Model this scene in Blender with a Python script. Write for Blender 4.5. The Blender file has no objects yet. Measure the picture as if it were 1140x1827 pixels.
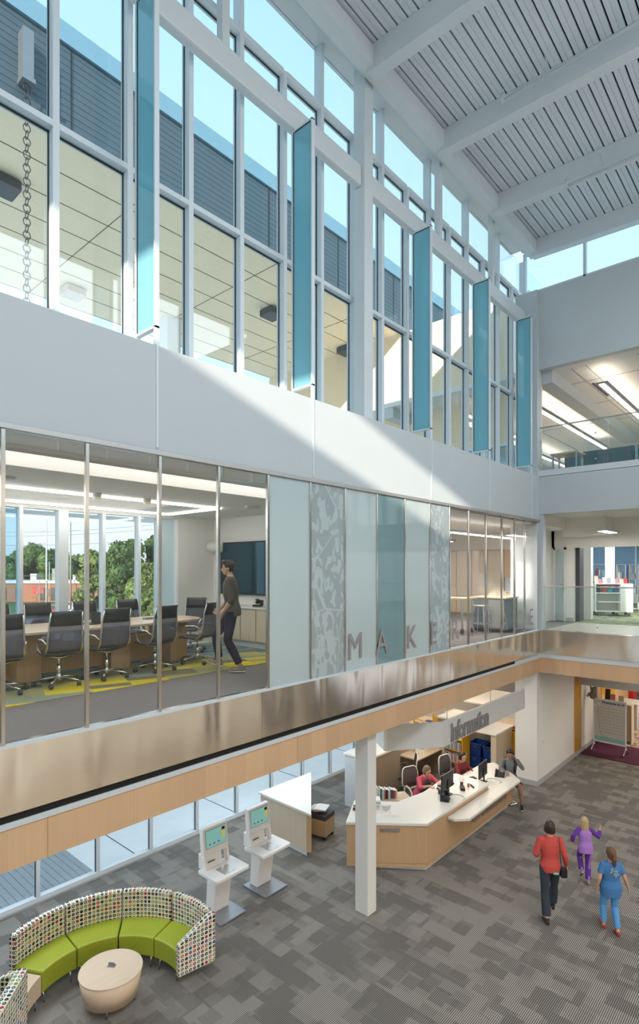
import bpy, bmesh, math, random
from mathutils import Vector, Matrix, Euler, noise
PI = math.pi
sc = bpy.context.scene
COL = sc.collection

# ------------------------------------------------------------------ camera, world, sun, exposure
cam_d = bpy.data.cameras.new('camera'); cam = bpy.data.objects.new('camera', cam_d); COL.objects.link(cam)
cam.location = (5.4, 0, 5.75)
cam.rotation_euler = (PI / 2, 0, math.atan2(880, 988))
cam_d.sensor_fit = 'VERTICAL'; cam_d.sensor_height = 36; cam_d.sensor_width = 24
cam_d.lens = 988 / 1827 * 36
cam_d.shift_y = 103.5 / 1827
cam_d.clip_start = .05; cam_d.clip_end = 500
sc.camera = cam
sc.view_settings.view_transform = 'Standard'; sc.view_settings.look = 'None'
sc.view_settings.gamma = 1; sc.view_settings.use_curve_mapping = False
sc.view_settings.exposure = 0.55
sc.cycles.transparent_max_bounces = 24
sc.cycles.max_bounces = 14
sc.cycles.diffuse_bounces = 6
sc.cycles.glossy_bounces = 4
sc.cycles.caustics_reflective = False; sc.cycles.caustics_refractive = False
sc.cycles.use_denoising = True
sc.cycles.sample_clamp_indirect = 6

w = bpy.data.worlds.new('sky'); sc.world = w; w.use_nodes = True
nt = w.node_tree; nt.nodes.clear()
out = nt.nodes.new('ShaderNodeOutputWorld'); bg = nt.nodes.new('ShaderNodeBackground')
tc = nt.nodes.new('ShaderNodeTexCoord'); sx = nt.nodes.new('ShaderNodeSeparateXYZ'); cr = nt.nodes.new('ShaderNodeValToRGB')
nt.links.new(tc.outputs['Generated'], sx.inputs[0]); nt.links.new(sx.outputs['Z'], cr.inputs[0])
nt.links.new(cr.outputs[0], bg.inputs[0]); nt.links.new(bg.outputs[0], out.inputs[0])
e = cr.color_ramp.elements
e[0].position = 0.0; e[0].color = (.62, .64, .66, 1)
e[1].position = 1.0; e[1].color = (.30, .58, .85, 1)
for p, c in ((.05, (.80, .82, .85)), (.14, (.76, .81, .86)), (.30, (.60, .79, .91)), (.55, (.50, .73, .90))):
    q = e.new(p); q.color = (*c, 1)
bg.inputs[1].default_value = 1.05

sun_d = bpy.data.lights.new('sun', 'SUN'); sun = bpy.data.objects.new('sun', sun_d); COL.objects.link(sun)
sun_d.energy = 5.0; sun_d.color = (1, .9, .76); sun_d.angle = .009
sun.rotation_euler = Vector((-.4, 1, -.29)).to_track_quat('-Z', 'Y').to_euler()

def area(name, loc, sx_, sy_, energy, col, rot=(0, 0, 0)):
    d = bpy.data.lights.new(name, 'AREA'); d.shape = 'RECTANGLE'; d.size = sx_; d.size_y = sy_; d.energy = energy; d.color = col
    o = bpy.data.objects.new(name, d); o.location = loc; o.rotation_euler = rot; COL.objects.link(o); return o
WARM = (1, .84, .66); NEUT = (1, .94, .86)
# fill lights added to brighten hall and rooms, no real fixtures, pointing down
for (x, y, z, a, b, p) in ((8.4, -3, 13.4, 3, 12, 480), (8.4, 8, 13.4, 3, 8, 330),
                           (-3.2, 3.2, 3.0, 1.2, 2.4, 48), (-3.4, 8.5, 3.0, 1.0, 2.4, 48), (-1.6, 12.2, 3.0, 1.6, 2.4, 40), (-3.0, 16.6, 3.0, 2.2, 2.4, 38), (-2.4, 20.5, 3.0, 2.2, 2.4, 30)):
    area('fill_light', (x, y, z), a, b, p, (.86, .94, 1) if z > 10 else ((.84, .92, 1) if x < -3.1 else WARM))
for (x, y, p) in ((8.4, -6, 90), (8.4, 0, 170), (8.4, 6, 170), (8.4, 12, 120)):
    area('fill_light', (x, y, 3.3), 2.2, 3.2, p, WARM)
for (x, y, p) in ((8.4, -3, 130), (8.4, 6, 130)):
    area('fill_light', (x, y, 7.5), 2.2, 5, p, WARM)
for (x, y, p) in ((3.0, 16.6, 26), (3.0, 22.0, 110), (4.5, 26, 80)):
    area('fill_light', (x, y, 3.0), 3, 2, p, WARM)

# ------------------------------------------------------------------ materials
def mk(name):
    m = bpy.data.materials.new(name); m.use_nodes = True
    n = m.node_tree; b = n.nodes['Principled BSDF']
    return m, n, b
def N(n, t, **k):
    o = n.nodes.new(t)
    for a, v in k.items(): setattr(o, a, v)
    return o
def L(n, a, b): n.links.new(a, b)
def mixc(n, fac, a, b, mode='MIX'):
    m = N(n, 'ShaderNodeMix', data_type='RGBA', blend_type=mode)
    if hasattr(fac, 'links'): L(n, fac, m.inputs[0])
    else: m.inputs[0].default_value = fac
    for i, v in ((6, a), (7, b)):
        if hasattr(v, 'links'): L(n, v, m.inputs[i])
        else: m.inputs[i].default_value = (*v, 1) if len(v) == 3 else v
    return m.outputs[2]
def math_(n, op, a, b=None, c=None):
    m = N(n, 'ShaderNodeMath', operation=op)
    for i, v in enumerate((a, b, c)):
        if v is None: continue
        if hasattr(v, 'links'): L(n, v, m.inputs[i])
        else: m.inputs[i].default_value = v
    return m.outputs[0]
def mat(name, c, rough=.6, metal=0, var=.06, scale=6, bump=0, bscale=60, sheen=0, coat=0, spec=None):
    m, n, b = mk(name)
    t = N(n, 'ShaderNodeTexCoord'); z = N(n, 'ShaderNodeTexNoise'); z.inputs['Scale'].default_value = scale; z.inputs['Detail'].default_value = 3
    L(n, t.outputs['Object'], z.inputs[0])
    lo = tuple(max(0, x * (1 - var)) for x in c); hi = tuple(min(1, x * (1 + var)) for x in c)
    L(n, mixc(n, z.outputs[0], lo, hi), b.inputs['Base Color'])
    b.inputs['Roughness'].default_value = rough; b.inputs['Metallic'].default_value = metal
    if spec is not None: b.inputs['Specular IOR Level'].default_value = spec
    if coat: b.inputs['Coat Weight'].default_value = coat; b.inputs['Coat Roughness'].default_value = .1
    if bump:
        z2 = N(n, 'ShaderNodeTexNoise'); z2.inputs['Scale'].default_value = bscale; L(n, t.outputs['Object'], z2.inputs[0])
        bp = N(n, 'ShaderNodeBump'); bp.inputs['Strength'].default_value = bump; bp.inputs['Distance'].default_value = .01
        L(n, z2.outputs[0], bp.inputs['Height']); L(n, bp.outputs[0], b.inputs['Normal'])
    return m
def wood(name, a, bcol, axis='Z', rough=.42, plank=0.0, fine=1.0):
    """grain running along axis; optional veneer plank tint of the given width along Y."""
    m, n, b = mk(name)
    g = N(n, 'ShaderNodeNewGeometry'); mp = N(n, 'ShaderNodeMapping')
    L(n, g.outputs['Position'], mp.inputs[0])
    s = {'X': (.6, 14, 14), 'Y': (14, .6, 14), 'Z': (14, 14, .6)}[axis]
    mp.inputs['Scale'].default_value = [v * fine for v in s]
    z = N(n, 'ShaderNodeTexNoise'); z.inputs['Scale'].default_value = 2.2; z.inputs['Detail'].default_value = 6; z.inputs['Distortion'].default_value = .4
    L(n, mp.outputs[0], z.inputs[0])
    col = mixc(n, z.outputs[0], a, bcol)
    if plank:
        sp = N(n, 'ShaderNodeSeparateXYZ'); L(n, g.outputs['Position'], sp.inputs[0])
        sm = math_(n, 'ADD', sp.outputs['X'], sp.outputs['Y'])
        fl = math_(n, 'FLOOR', math_(n, 'DIVIDE', sm, plank))
        wn = N(n, 'ShaderNodeTexWhiteNoise', noise_dimensions='1D'); L(n, fl, wn.inputs['W'])
        v = math_(n, 'MULTIPLY_ADD', wn.outputs['Value'], .13, .93)
        cc = N(n, 'ShaderNodeCombineColor'); 
        for i in range(3): L(n, v, cc.inputs[i])
        col = mixc(n, 1.0, col, cc.outputs[0], 'MULTIPLY')
    L(n, col, b.inputs['Base Color']); b.inputs['Roughness'].default_value = rough
    return m
def emit(name, c, s):
    m, n, b = mk(name); n.nodes.remove(b)
    e_ = N(n, 'ShaderNodeEmission'); e_.inputs[0].default_value = (*c, 1); e_.inputs[1].default_value = s
    L(n, e_.outputs[0], n.nodes['Material Output'].inputs[0]); return m
def schlick(n, refl, base):
    """two-sided Fresnel reflectance of a thin sheet"""
    g = N(n, 'ShaderNodeNewGeometry'); d = N(n, 'ShaderNodeVectorMath', operation='DOT_PRODUCT'); L(n, g.outputs['Incoming'], d.inputs[0]); L(n, g.outputs['Normal'], d.inputs[1])
    c = math_(n, 'ABSOLUTE', d.outputs['Value']); p = math_(n, 'POWER', math_(n, 'SUBTRACT', 1.0, c), 5)
    return math_(n, 'MULTIPLY_ADD', math_(n, 'MULTIPLY_ADD', p, .96, .04), refl, base)
def glass(name, tint=(1, 1, 1), refl=1.0, haze=0.0, hazec=(.8, .9, .95), base=.0):
    m, n, b = mk(name); n.nodes.remove(b)
    t = N(n, 'ShaderNodeBsdfTransparent'); t.inputs[0].default_value = (*tint, 1)
    g = N(n, 'ShaderNodeBsdfGlossy'); g.inputs['Roughness'].default_value = .005; g.inputs[0].default_value = (.95, .98, 1, 1)
    fa = schlick(n, refl, base)
    mx = N(n, 'ShaderNodeMixShader'); L(n, fa, mx.inputs[0]); L(n, t.outputs[0], mx.inputs[1]); L(n, g.outputs[0], mx.inputs[2])
    res = mx.outputs[0]
    if haze:
        d = N(n, 'ShaderNodeBsdfDiffuse'); d.inputs[0].default_value = (*hazec, 1)
        m2 = N(n, 'ShaderNodeMixShader'); m2.inputs[0].default_value = haze; L(n, res, m2.inputs[1]); L(n, d.outputs[0], m2.inputs[2]); res = m2.outputs[0]
    L(n, res, n.nodes['Material Output'].inputs[0]); return m
def frosted(name, c, pattern=0, thru=.28):
    """etched glass: diffuse + translucent, glossy sheen; optional cut-paper leaf pattern of clearer etching."""
    m, n, b = mk(name); n.nodes.remove(b)
    d = N(n, 'ShaderNodeBsdfDiffuse'); t = N(n, 'ShaderNodeBsdfTranslucent'); g = N(n, 'ShaderNodeBsdfGlossy'); g.inputs['Roughness'].default_value = .03
    if pattern:
        ge = N(n, 'ShaderNodeNewGeometry'); mp = N(n, 'ShaderNodeMapping'); L(n, ge.outputs['Position'], mp.inputs[0]); mp.inputs['Scale'].default_value = (0, 2.6, 1.5)
        mp.inputs['Location'].default_value = (0, pattern, pattern)
        nz = N(n, 'ShaderNodeTexNoise'); nz.inputs['Scale'].default_value = 2.2; nz.inputs['Detail'].default_value = .6; nz.inputs['Distortion'].default_value = 1.6
        L(n, mp.outputs[0], nz.inputs[0])
        a1 = math_(n, 'GREATER_THAN', nz.outputs[0], .545)
        v = N(n, 'ShaderNodeTexVoronoi', feature='DISTANCE_TO_EDGE'); v.inputs['Scale'].default_value = .75; L(n, mp.outputs[0], v.inputs[0])
        a2 = math_(n, 'LESS_THAN', v.outputs[0], .012)
        fa = math_(n, 'MAXIMUM', a1, a2)
        colr = mixc(n, fa, tuple(x * .80 for x in c), c)
        L(n, colr, d.inputs[0]); L(n, colr, t.inputs[0])
    else:
        d.inputs[0].default_value = (*c, 1); t.inputs[0].default_value = (*c, 1)
    m1 = N(n, 'ShaderNodeMixShader'); m1.inputs[0].default_value = .5; L(n, d.outputs[0], m1.inputs[1]); L(n, t.outputs[0], m1.inputs[2])
    m2 = N(n, 'ShaderNodeMixShader'); L(n, schlick(n, 1.0, .0), m2.inputs[0]); L(n, m1.outputs[0], m2.inputs[1]); L(n, g.outputs[0], m2.inputs[2])
    L(n, m2.outputs[0], n.nodes['Material Output'].inputs[0]); return m
def steel_wavy(name):
    m, n, b = mk(name)
    b.inputs['Metallic'].default_value = 1; b.inputs['Roughness'].default_value = .19; b.inputs['Base Color'].default_value = (.90, .85, .78, 1)
    g = N(n, 'ShaderNodeNewGeometry'); mp = N(n, 'ShaderNodeMapping'); L(n, g.outputs['Position'], mp.inputs[0]); mp.inputs['Scale'].default_value = (1, 1.5, .35)
    z = N(n, 'ShaderNodeTexNoise'); z.inputs['Scale'].default_value = 1.3; z.inputs['Detail'].default_value = .6; z.inputs['Distortion'].default_value = .5; L(n, mp.outputs[0], z.inputs[0])
    bp = N(n, 'ShaderNodeBump'); bp.inputs['Strength'].default_value = .7; bp.inputs['Distance'].default_value = .075; L(n, z.outputs[0], bp.inputs['Height']); L(n, bp.outputs[0], b.inputs['Normal'])
    return m
def carpet(name, light, dark, stripe=True, cell=(.5, .25), seed=0.0, contrast=1.0):
    m, n, b = mk(name)
    g = N(n, 'ShaderNodeNewGeometry'); pos = g.outputs['Position']
    def brick(w_, h_, off, rot):
        mp = N(n, 'ShaderNodeMapping'); L(n, pos, mp.inputs[0]); mp.inputs['Location'].default_value = (off, off * 1.7, 0); mp.inputs['Rotation'].default_value = (0, 0, rot)
        br = N(n, 'ShaderNodeTexBrick'); br.offset = .37; br.offset_frequency = 2; br.squash = 1
        br.inputs['Scale'].default_value = 1; br.inputs['Brick Width'].default_value = w_; br.inputs['Row Height'].default_value = h_
        br.inputs['Mortar Size'].default_value = 0; br.inputs['Color1'].default_value = (0, 0, 0, 1); br.inputs['Color2'].default_value = (1, 1, 1, 1)
        L(n, mp.outputs[0], br.inputs[0]); s = N(n, 'ShaderNodeSeparateColor'); L(n, br.outputs[0], s.inputs[0]); return s.outputs[0]
    a = brick(cell[0], cell[1], seed, 0); c2 = brick(cell[0] * .8, cell[1] * 1.3, seed + 3.3, 0); c3 = brick(cell[0] * .6, cell[1] * .9, seed + 7.7, PI / 2)
    s = math_(n, 'MULTIPLY_ADD', c2, .34, math_(n, 'MULTIPLY_ADD', c3, .3, math_(n, 'MULTIPLY', a, .36)))
    rp = N(n, 'ShaderNodeValToRGB'); rp.color_ramp.interpolation = 'CONSTANT'; L(n, s, rp.inputs[0])
    el = rp.color_ramp.elements; el[0].position = 0; el[0].color = (.0, .0, .0, 1); el[1].position = .58; el[1].color = (1, 1, 1, 1)
    for p, v in ((.38, .22), (.46, .5), (.52, .75)):
        q = el.new(p); q.color = (v, v, v, 1)
    tint = rp.outputs[0]
    nz = N(n, 'ShaderNodeTexNoise'); nz.inputs['Scale'].default_value = 90; L(n, pos, nz.inputs[0])
    light_ = mixc(n, tint, tuple(x * .58 for x in light), light); dark_ = mixc(n, tint, dark, tuple(x * 1.3 for x in dark))
    if stripe:
        sp = N(n, 'ShaderNodeSeparateXYZ'); L(n, pos, sp.inputs[0])
        fr = math_(n, 'FRACT', math_(n, 'DIVIDE', sp.outputs['X'], .024))
        tr = math_(n, 'ABSOLUTE', math_(n, 'SUBTRACT', fr, .5))
        st = math_(n, 'SMOOTH_MIN', math_(n, 'MAXIMUM', math_(n, 'MULTIPLY', math_(n, 'SUBTRACT', tr, .14), 9), 0), 1, .1)
        col = mixc(n, st, light_, dark_)
    else:
        col = mixc(n, tint, dark, light)
    sc_ = math_(n, 'MULTIPLY_ADD', nz.outputs[0], .5, .75)
    cc = N(n, 'ShaderNodeCombineColor')
    for i in range(3): L(n, sc_, cc.inputs[i])
    col = mixc(n, 1.0, col, cc.outputs[0], 'MULTIPLY')
    L(n, col, b.inputs['Base Color']); b.inputs['Roughness'].default_value = .95; b.inputs['Specular IOR Level'].default_value = .15
    return m
def dots(name):
    """button print: off-white cloth with a grid of coloured discs and rings, laid out in metres on the UV map."""
    m, n, b = mk(name)
    uv = N(n, 'ShaderNodeUVMap'); sp = N(n, 'ShaderNodeSeparateXYZ'); L(n, uv.outputs[0], sp.inputs[0])
    P = .060
    ux = math_(n, 'DIVIDE', sp.outputs['X'], P); uy = math_(n, 'DIVIDE', sp.outputs['Y'], P)
    fx = math_(n, 'SUBTRACT', math_(n, 'FRACT', ux), .5); fy = math_(n, 'SUBTRACT', math_(n, 'FRACT', uy), .5)
    r = math_(n, 'SQRT', math_(n, 'ADD', math_(n, 'MULTIPLY', fx, fx), math_(n, 'MULTIPLY', fy, fy)))
    cb = N(n, 'ShaderNodeCombineXYZ'); L(n, math_(n, 'FLOOR', ux), cb.inputs[0]); L(n, math_(n, 'FLOOR', uy), cb.inputs[1])
    wn = N(n, 'ShaderNodeTexWhiteNoise', noise_dimensions='2D'); L(n, cb.outputs[0], wn.inputs[0])
    ra = N(n, 'ShaderNodeValToRGB'); ra.color_ramp.interpolation = 'CONSTANT'; L(n, wn.outputs['Value'], ra.inputs[0])
    el = ra.color_ramp.elements; el[0].color = (.012, .012, .016, 1); el[1].position = .9; el[1].color = (.45, .02, .03, 1)
    for p, c in ((.36, (.04, .07, .22)), (.52, (.17, .27, .06)), (.68, (.50, .36, .13)), (.78, (.10, .10, .11))):
        q = el.new(p); q.color = (*c, 1)
    hole = math_(n, 'MULTIPLY', wn.outputs['Value'], 7.3); hole = math_(n, 'FRACT', hole); hole = math_(n, 'MULTIPLY', hole, .2)
    on = math_(n, 'MULTIPLY', math_(n, 'LESS_THAN', r, .37), math_(n, 'GREATER_THAN', r, hole))
    L(n, mixc(n, on, (.80, .77, .67), ra.outputs[0]), b.inputs['Base Color']); b.inputs['Roughness'].default_value = .85
    return m

M = {}
M['white'] = mat('white_paint', (.58, .62, .64), .6, var=.015, scale=1.2)
M['white2'] = mat('white_wall', (.80, .79, .76), .7, var=.02, scale=1.0)
M['steelw'] = mat('white_steel', (.70, .74, .76), .45, var=.03, scale=2)
M['alu'] = mat('aluminium_frame', (.72, .78, .82), .38, metal=0, var=.03, scale=3)
M['alud'] = mat('dark_gasket', (.02, .03, .04), .5)
M['deck'] = mat('ceiling_deck', (.71, .75, .79), .55, var=.04, scale=2)
M['black'] = mat('black_shadow_gap', (.006, .006, .006), .6)
M['chrome'] = mat('chrome', (.75, .76, .78), .18, metal=1, var=.02)
M['steel'] = steel_wavy('stainless_sheet')
M['post'] = mat('stainless_post', (.62, .60, .57), .22, metal=1, var=.03)
M['trimst'] = mat('satin_steel', (.55, .52, .50), .4, metal=.8, var=.03)
M['woodb'] = wood('beech_veneer', (.70, .44, .25), (.77, .51, .31), 'Z', plank=.31)
M['woodl'] = wood('pale_oak', (.60, .49, .36), (.70, .60, .46), 'Z')
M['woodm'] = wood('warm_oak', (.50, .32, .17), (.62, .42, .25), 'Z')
M['woodd'] = wood('dark_oak', (.27, .21, .15), (.36, .29, .21), 'Z')  # darker brown oak of the partitions and inner panels
M['woodt'] = wood('beech_top', (.66, .49, .34), (.76, .60, .45), 'Y', rough=.3)
M['woodg'] = wood('ash_cabinet', (.52, .42, .31), (.62, .52, .40), 'Z')
M['soffit'] = wood('timber_soffit', (.82, .66, .44), (.90, .76, .54), 'Y', rough=.6)
M['glass'] = glass('clear_glass', (.93, .97, .98), .9)
M['glassc'] = glass('partition_glass', (.97, .98, .98), .5, haze=.004, hazec=(.8, .85, .85), base=.004)
M['glassg'] = glass('ground_window_glass', (.97, .99, 1.0), .8)
M['glassrail'] = glass('rail_glass', (.93, .97, .96), .9, haze=.03, hazec=(.6, .8, .78))
M['glassb'] = glass('blue_tinted_glass', (.68, .84, .92), .8)
M['frost'] = frosted('etched_glass', (.78, .87, .88))
M['frostp'] = frosted('etched_glass_pattern', (.76, .84, .85), pattern=3.1)
M['frostp2'] = frosted('etched_glass_pattern_two', (.76, .85, .88), pattern=9.4)
M['frostt'] = frosted('etched_teal_glass', (.40, .58, .61))
M['fin'] = frosted('teal_fin_glass', (.36, .74, .85))
M['carpet'] = carpet('striped_grey_carpet', (.48, .45, .40), (.088, .085, .083))
M['carpet2'] = carpet('tan_mosaic_carpet', (.50, .42, .34), (.22, .17, .13), stripe=False, cell=(.14, .07), seed=4.2)
M['carpetg'] = carpet('olive_carpet', (.28, .29, .17), (.12, .14, .09), stripe=False, cell=(.5, .12), seed=6.0)
M['grayfloor'] = mat('grey_corridor_carpet', (.20, .18, .18), .95, var=.12, scale=18)
M['tile'] = mat('pale_floor_tile', (.50, .46, .40), .35, var=.05, scale=2)
M['purple'] = mat('purple_rug', (.09, .012, .045), .95, var=.1, scale=30)
M['quartz'] = mat('white_quartz', (.80, .78, .73), .22, var=.03, scale=30)
M['whitep'] = mat('white_plastic', (.84, .82, .81), .3, var=.01)
M['greym'] = mat('grey_metal', (.30, .31, .33), .35, metal=.6, var=.04)
M['greyb'] = mat('grey_base', (.42, .42, .42), .6, var=.04)
M['dark'] = mat('dark_plastic', (.015, .016, .018), .4, var=.1)
M['darkg'] = mat('charcoal', (.06, .062, .07), .5, var=.1)
M['lime'] = mat('lime_vinyl', (.36, .42, .035), .38, var=.05, scale=3, bump=.05, bscale=200)
M['dots'] = dots('button_print_fabric')
M['yellow'] = mat('yellow_enamel', (.75, .42, .015), .35, var=.04)
M['orange'] = mat('orange_glass_panel', (.62, .30, .03), .15, var=.12, scale=3)
M['bluebin'] = mat('blue_plastic', (.008, .045, .24), .4, var=.1)
M['redp'] = mat('red_plastic', (.5, .02, .02), .45, var=.1)
M['paper'] = mat('white_paper', (.82, .81, .78), .7, var=.02)
M['led'] = emit('led_strip', (1, .95, .88), 13)
M['ledw'] = emit('pendant_tube', (1, .93, .82), 9.0)
M['ledm'] = emit('maker_tube', (1, .93, .84), 42)
M['uplight'] = emit('pendant_uplight', (1, .94, .85), 2.2)
M['cove'] = emit('cove_strip', (1, .95, .87), 2.2)
M['screen'] = mat('screen_glass', (.02, .03, .035), .06, var=.02)
M['signgrey'] = mat('sign_grey', (.25, .24, .24), .5, var=.03)
M['etch'] = mat('greyed_vinyl', (.36, .31, .31), .5, var=.02)
M['siding'] = mat('slate_siding', (.075, .115, .145), .5, var=.12, scale=4)
M['cap'] = mat('metal_cap', (.26, .44, .54), .4, metal=.3, var=.03)
M['concrete'] = mat('patio_concrete', (.88, .90, .92), .8, var=.06, scale=3)
M['roofm'] = mat('roof_membrane', (.88, .89, .90), .8, var=.03)
M['brick'] = mat('brick_wall', (.34, .145, .09), .85, var=.15, scale=3)
M['asphalt'] = mat('asphalt', (.22, .225, .23), .9, var=.1, scale=.5)
M['grass'] = mat('grass', (.12, .17, .05), .9, var=.3, scale=1)
M['leaf'] = mat('tree_leaf', (.075, .13, .03), .7, var=.5, scale=1.5)
M['leaf2'] = mat('tree_leaf_pale', (.17, .22, .06), .7, var=.5, scale=1.5)
M['bark'] = mat('bark', (.12, .08, .05), .9, var=.2)
M['pole'] = mat('grey_wood_pole', (.30, .27, .24), .8)
M['skin'] = mat('skin', (.62, .36, .25), .5, var=.05)
M['skin2'] = mat('tan_skin', (.36, .19, .12), .5, var=.05)

# ------------------------------------------------------------------ mesh helpers
class MB:
    def __init__(s): s.v = []; s.f = []; s.sm = []; s.uv = {}
    def add(s, vs, fs, smooth=False, T=None):
        b = len(s.v)
        for p in vs:
            p = Vector(p)
            if T is not None: p = T @ p
            s.v.append(p)
        for f in fs: s.f.append([i + b for i in f]); s.sm.append(smooth)
        return s
    def box(s, x0, x1, y0, y1, z0, z1, T=None):
        vs = [(x, y, z) for z in (z0, z1) for y in (y0, y1) for x in (x0, x1)]
        return s.add(vs, [(0, 2, 3, 1), (4, 5, 7, 6), (0, 1, 5, 4), (2, 6, 7, 3), (0, 4, 6, 2), (1, 3, 7, 5)], T=T)
    def cbox(s, c, d, rz=0, T=None):
        R = Matrix.Translation(Vector(c)) @ Matrix.Rotation(rz, 4, 'Z')
        if T is not None: R = T @ R
        return s.box(-d[0] / 2, d[0] / 2, -d[1] / 2, d[1] / 2, -d[2] / 2, d[2] / 2, T=R)
    def prism(s, poly, z0, z1, T=None):
        n = len(poly)
        vs = [(x, y, z0) for x, y in poly] + [(x, y, z1) for x, y in poly]
        fs = [tuple(range(n - 1, -1, -1)), tuple(range(n, 2 * n))] + [(i, (i + 1) % n, (i + 1) % n + n, i + n) for i in range(n)]
        return s.add(vs, fs, T=T)
    def rbox(s, x0, x1, y0, y1, z0, z1, r=.02, k=4, T=None):
        """box with rounded vertical edges"""
        poly = []
        for cx_, cy_, a0 in ((x1 - r, y1 - r, 0), (x0 + r, y1 - r, 90), (x0 + r, y0 + r, 180), (x1 - r, y0 + r, 270)):
            for i in range(k + 1):
                a = math.radians(a0 + 90 * i / k); poly.append((cx_ + r * math.cos(a), cy_ + r * math.sin(a)))
        return s.prism(poly, z0, z1, T=T)
    def tube(s, pts, r, n=8, T=None, closed=False):
        pts = [Vector(p) for p in pts]; rs = r if isinstance(r, (list, tuple)) else [r] * len(pts)
        return s.loft(pts, rs, rs, n=n, T=T)
    def loft(s, pts, rx, ry, side=None, n=12, T=None, p=2.0, round_=False):
        pts = [Vector(q) for q in pts]
        if round_:
            t0 = (pts[0] - pts[1]).normalized(); t1 = (pts[-1] - pts[-2]).normalized()
            P0 = [pts[0] + t0 * rx[0] * k for k in (.95, .7, .38)]; P1 = [pts[-1] + t1 * rx[-1] * k for k in (.38, .7, .95)]
            kk = (.3, .7, .92)
            rx = [rx[0] * k for k in kk] + list(rx) + [rx[-1] * k for k in kk[::-1]]
            ry = [ry[0] * k for k in kk] + list(ry) + [ry[-1] * k for k in kk[::-1]]
            pts = P0 + pts + P1
        m = len(pts); vs = []; u = None
        for i, c in enumerate(pts):
            t = (pts[min(i + 1, m - 1)] - pts[max(i - 1, 0)]).normalized()
            if side is not None: ref = Vector(side)
            elif u is not None: ref = u
            else: ref = Vector((1, 0, 0)) if abs(t.x) < .8 else Vector((0, 1, 0))
            u = (ref - t * ref.dot(t)).normalized(); v = t.cross(u)
            for k in range(n):
                a = 2 * PI * k / n; ca, sa = math.cos(a), math.sin(a)
                if p != 2: ca = math.copysign(abs(ca) ** (2 / p), ca); sa = math.copysign(abs(sa) ** (2 / p), sa)
                vs.append(c + u * rx[i] * ca + v * ry[i] * sa)
        fs = []
        for i in range(m - 1):
            for k in range(n):
                fs.append((i * n + k, i * n + (k + 1) % n, (i + 1) * n + (k + 1) % n, (i + 1) * n + k))
        fs.append(tuple(range(n - 1, -1, -1))); fs.append(tuple(range((m - 1) * n, m * n)))
        return s.add(vs, fs, True, T)
    def lathe(s, prof, c=(0, 0, 0), n=20, T=None):
        vs = []; fs = []; m = len(prof)
        for r, z in prof:
            for k in range(n):
                a = 2 * PI * k / n; vs.append((c[0] + r * math.cos(a), c[1] + r * math.sin(a), c[2] + z))
        for i in range(m - 1):
            for k in range(n): fs.append((i * n + k, i * n + (k + 1) % n, (i + 1) * n + (k + 1) % n, (i + 1) * n + k))
        fs.append(tuple(range(n - 1, -1, -1))); fs.append(tuple(range((m - 1) * n, m * n)))
        return s.add(vs, fs, True, T)
    def ball(s, c, r, n=12, T=None):
        r = (r, r, r) if not isinstance(r, (tuple, list)) else r
        m = n // 2 + 1; vs = []; fs = []
        for i in range(1, m):
            ph = PI * i / m
            for k in range(n):
                a = 2 * PI * k / n
                vs.append((c[0] + r[0] * math.sin(ph) * math.cos(a), c[1] + r[1] * math.sin(ph) * math.sin(a), c[2] - r[2] * math.cos(ph)))
        for i in range(m - 2):
            for k in range(n): fs.append((i * n + k, i * n + (k + 1) % n, (i + 1) * n + (k + 1) % n, (i + 1) * n + k))
        b = len(vs); vs += [(c[0], c[1], c[2] - r[2]), (c[0], c[1], c[2] + r[2])]
        for k in range(n):
            fs.append((b, (k + 1) % n, k)); fs.append((b + 1, (m - 2) * n + k, (m - 2) * n + (k + 1) % n))
        return s.add(vs, fs, True, T)
    def mesh(s, name):
        me = bpy.data.meshes.new(name); me.from_pydata([tuple(v) for v in s.v], [], s.f)
        me.polygons.foreach_set('use_smooth', s.sm); me.update(); return me
    def obj(s, name, m, parent=None, loc=None, rz=0, bevel=0, seg=2, solid=0):
        o = bpy.data.objects.new(name, s.mesh(name)); COL.objects.link(o); o.data.materials.append(M[m] if isinstance(m, str) else m)
        if parent is not None: o.parent = parent
        if loc is not None: o.location = loc; o.rotation_euler = (0, 0, rz)
        if bevel:
            b = o.modifiers.new('bevel', 'BEVEL'); b.width = bevel; b.segments = seg; b.limit_method = 'ANGLE'; b.angle_limit = .6; b.harden_normals = False
        return o
def thing(name, label, cat, loc=(0, 0, 0), rz=0, group=None):
    o = bpy.data.objects.new(name, None); COL.objects.link(o); o.location = loc; o.rotation_euler = (0, 0, rz); o.empty_display_size = .1
    o['label'] = label; o['category'] = cat
    if group: o['group'] = group
    return o
def tag(o, label, cat, group=None, kind=None):
    o['label'] = label; o['category'] = cat
    if group: o['group'] = group
    if kind: o['kind'] = kind
    return o
def struct(o, label=None, cat=None):
    o['kind'] = 'structure'
    if label: o['label'] = label
    if cat: o['category'] = cat
    return o
KIDS = {}
def dup(root, loc, rz, label=None, group=None):
    if not KIDS.get('_all'):
        pass
    r = root.copy(); COL.objects.link(r); r.location = loc; r.rotation_euler = (0, 0, rz)
    if label: r['label'] = label
    if group: r['group'] = group
    for ch in list(root.children):
        c = ch.copy(); COL.objects.link(c); c.parent = r
        for g in list(ch.children):
            d = g.copy(); COL.objects.link(d); d.parent = c
    return r
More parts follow.
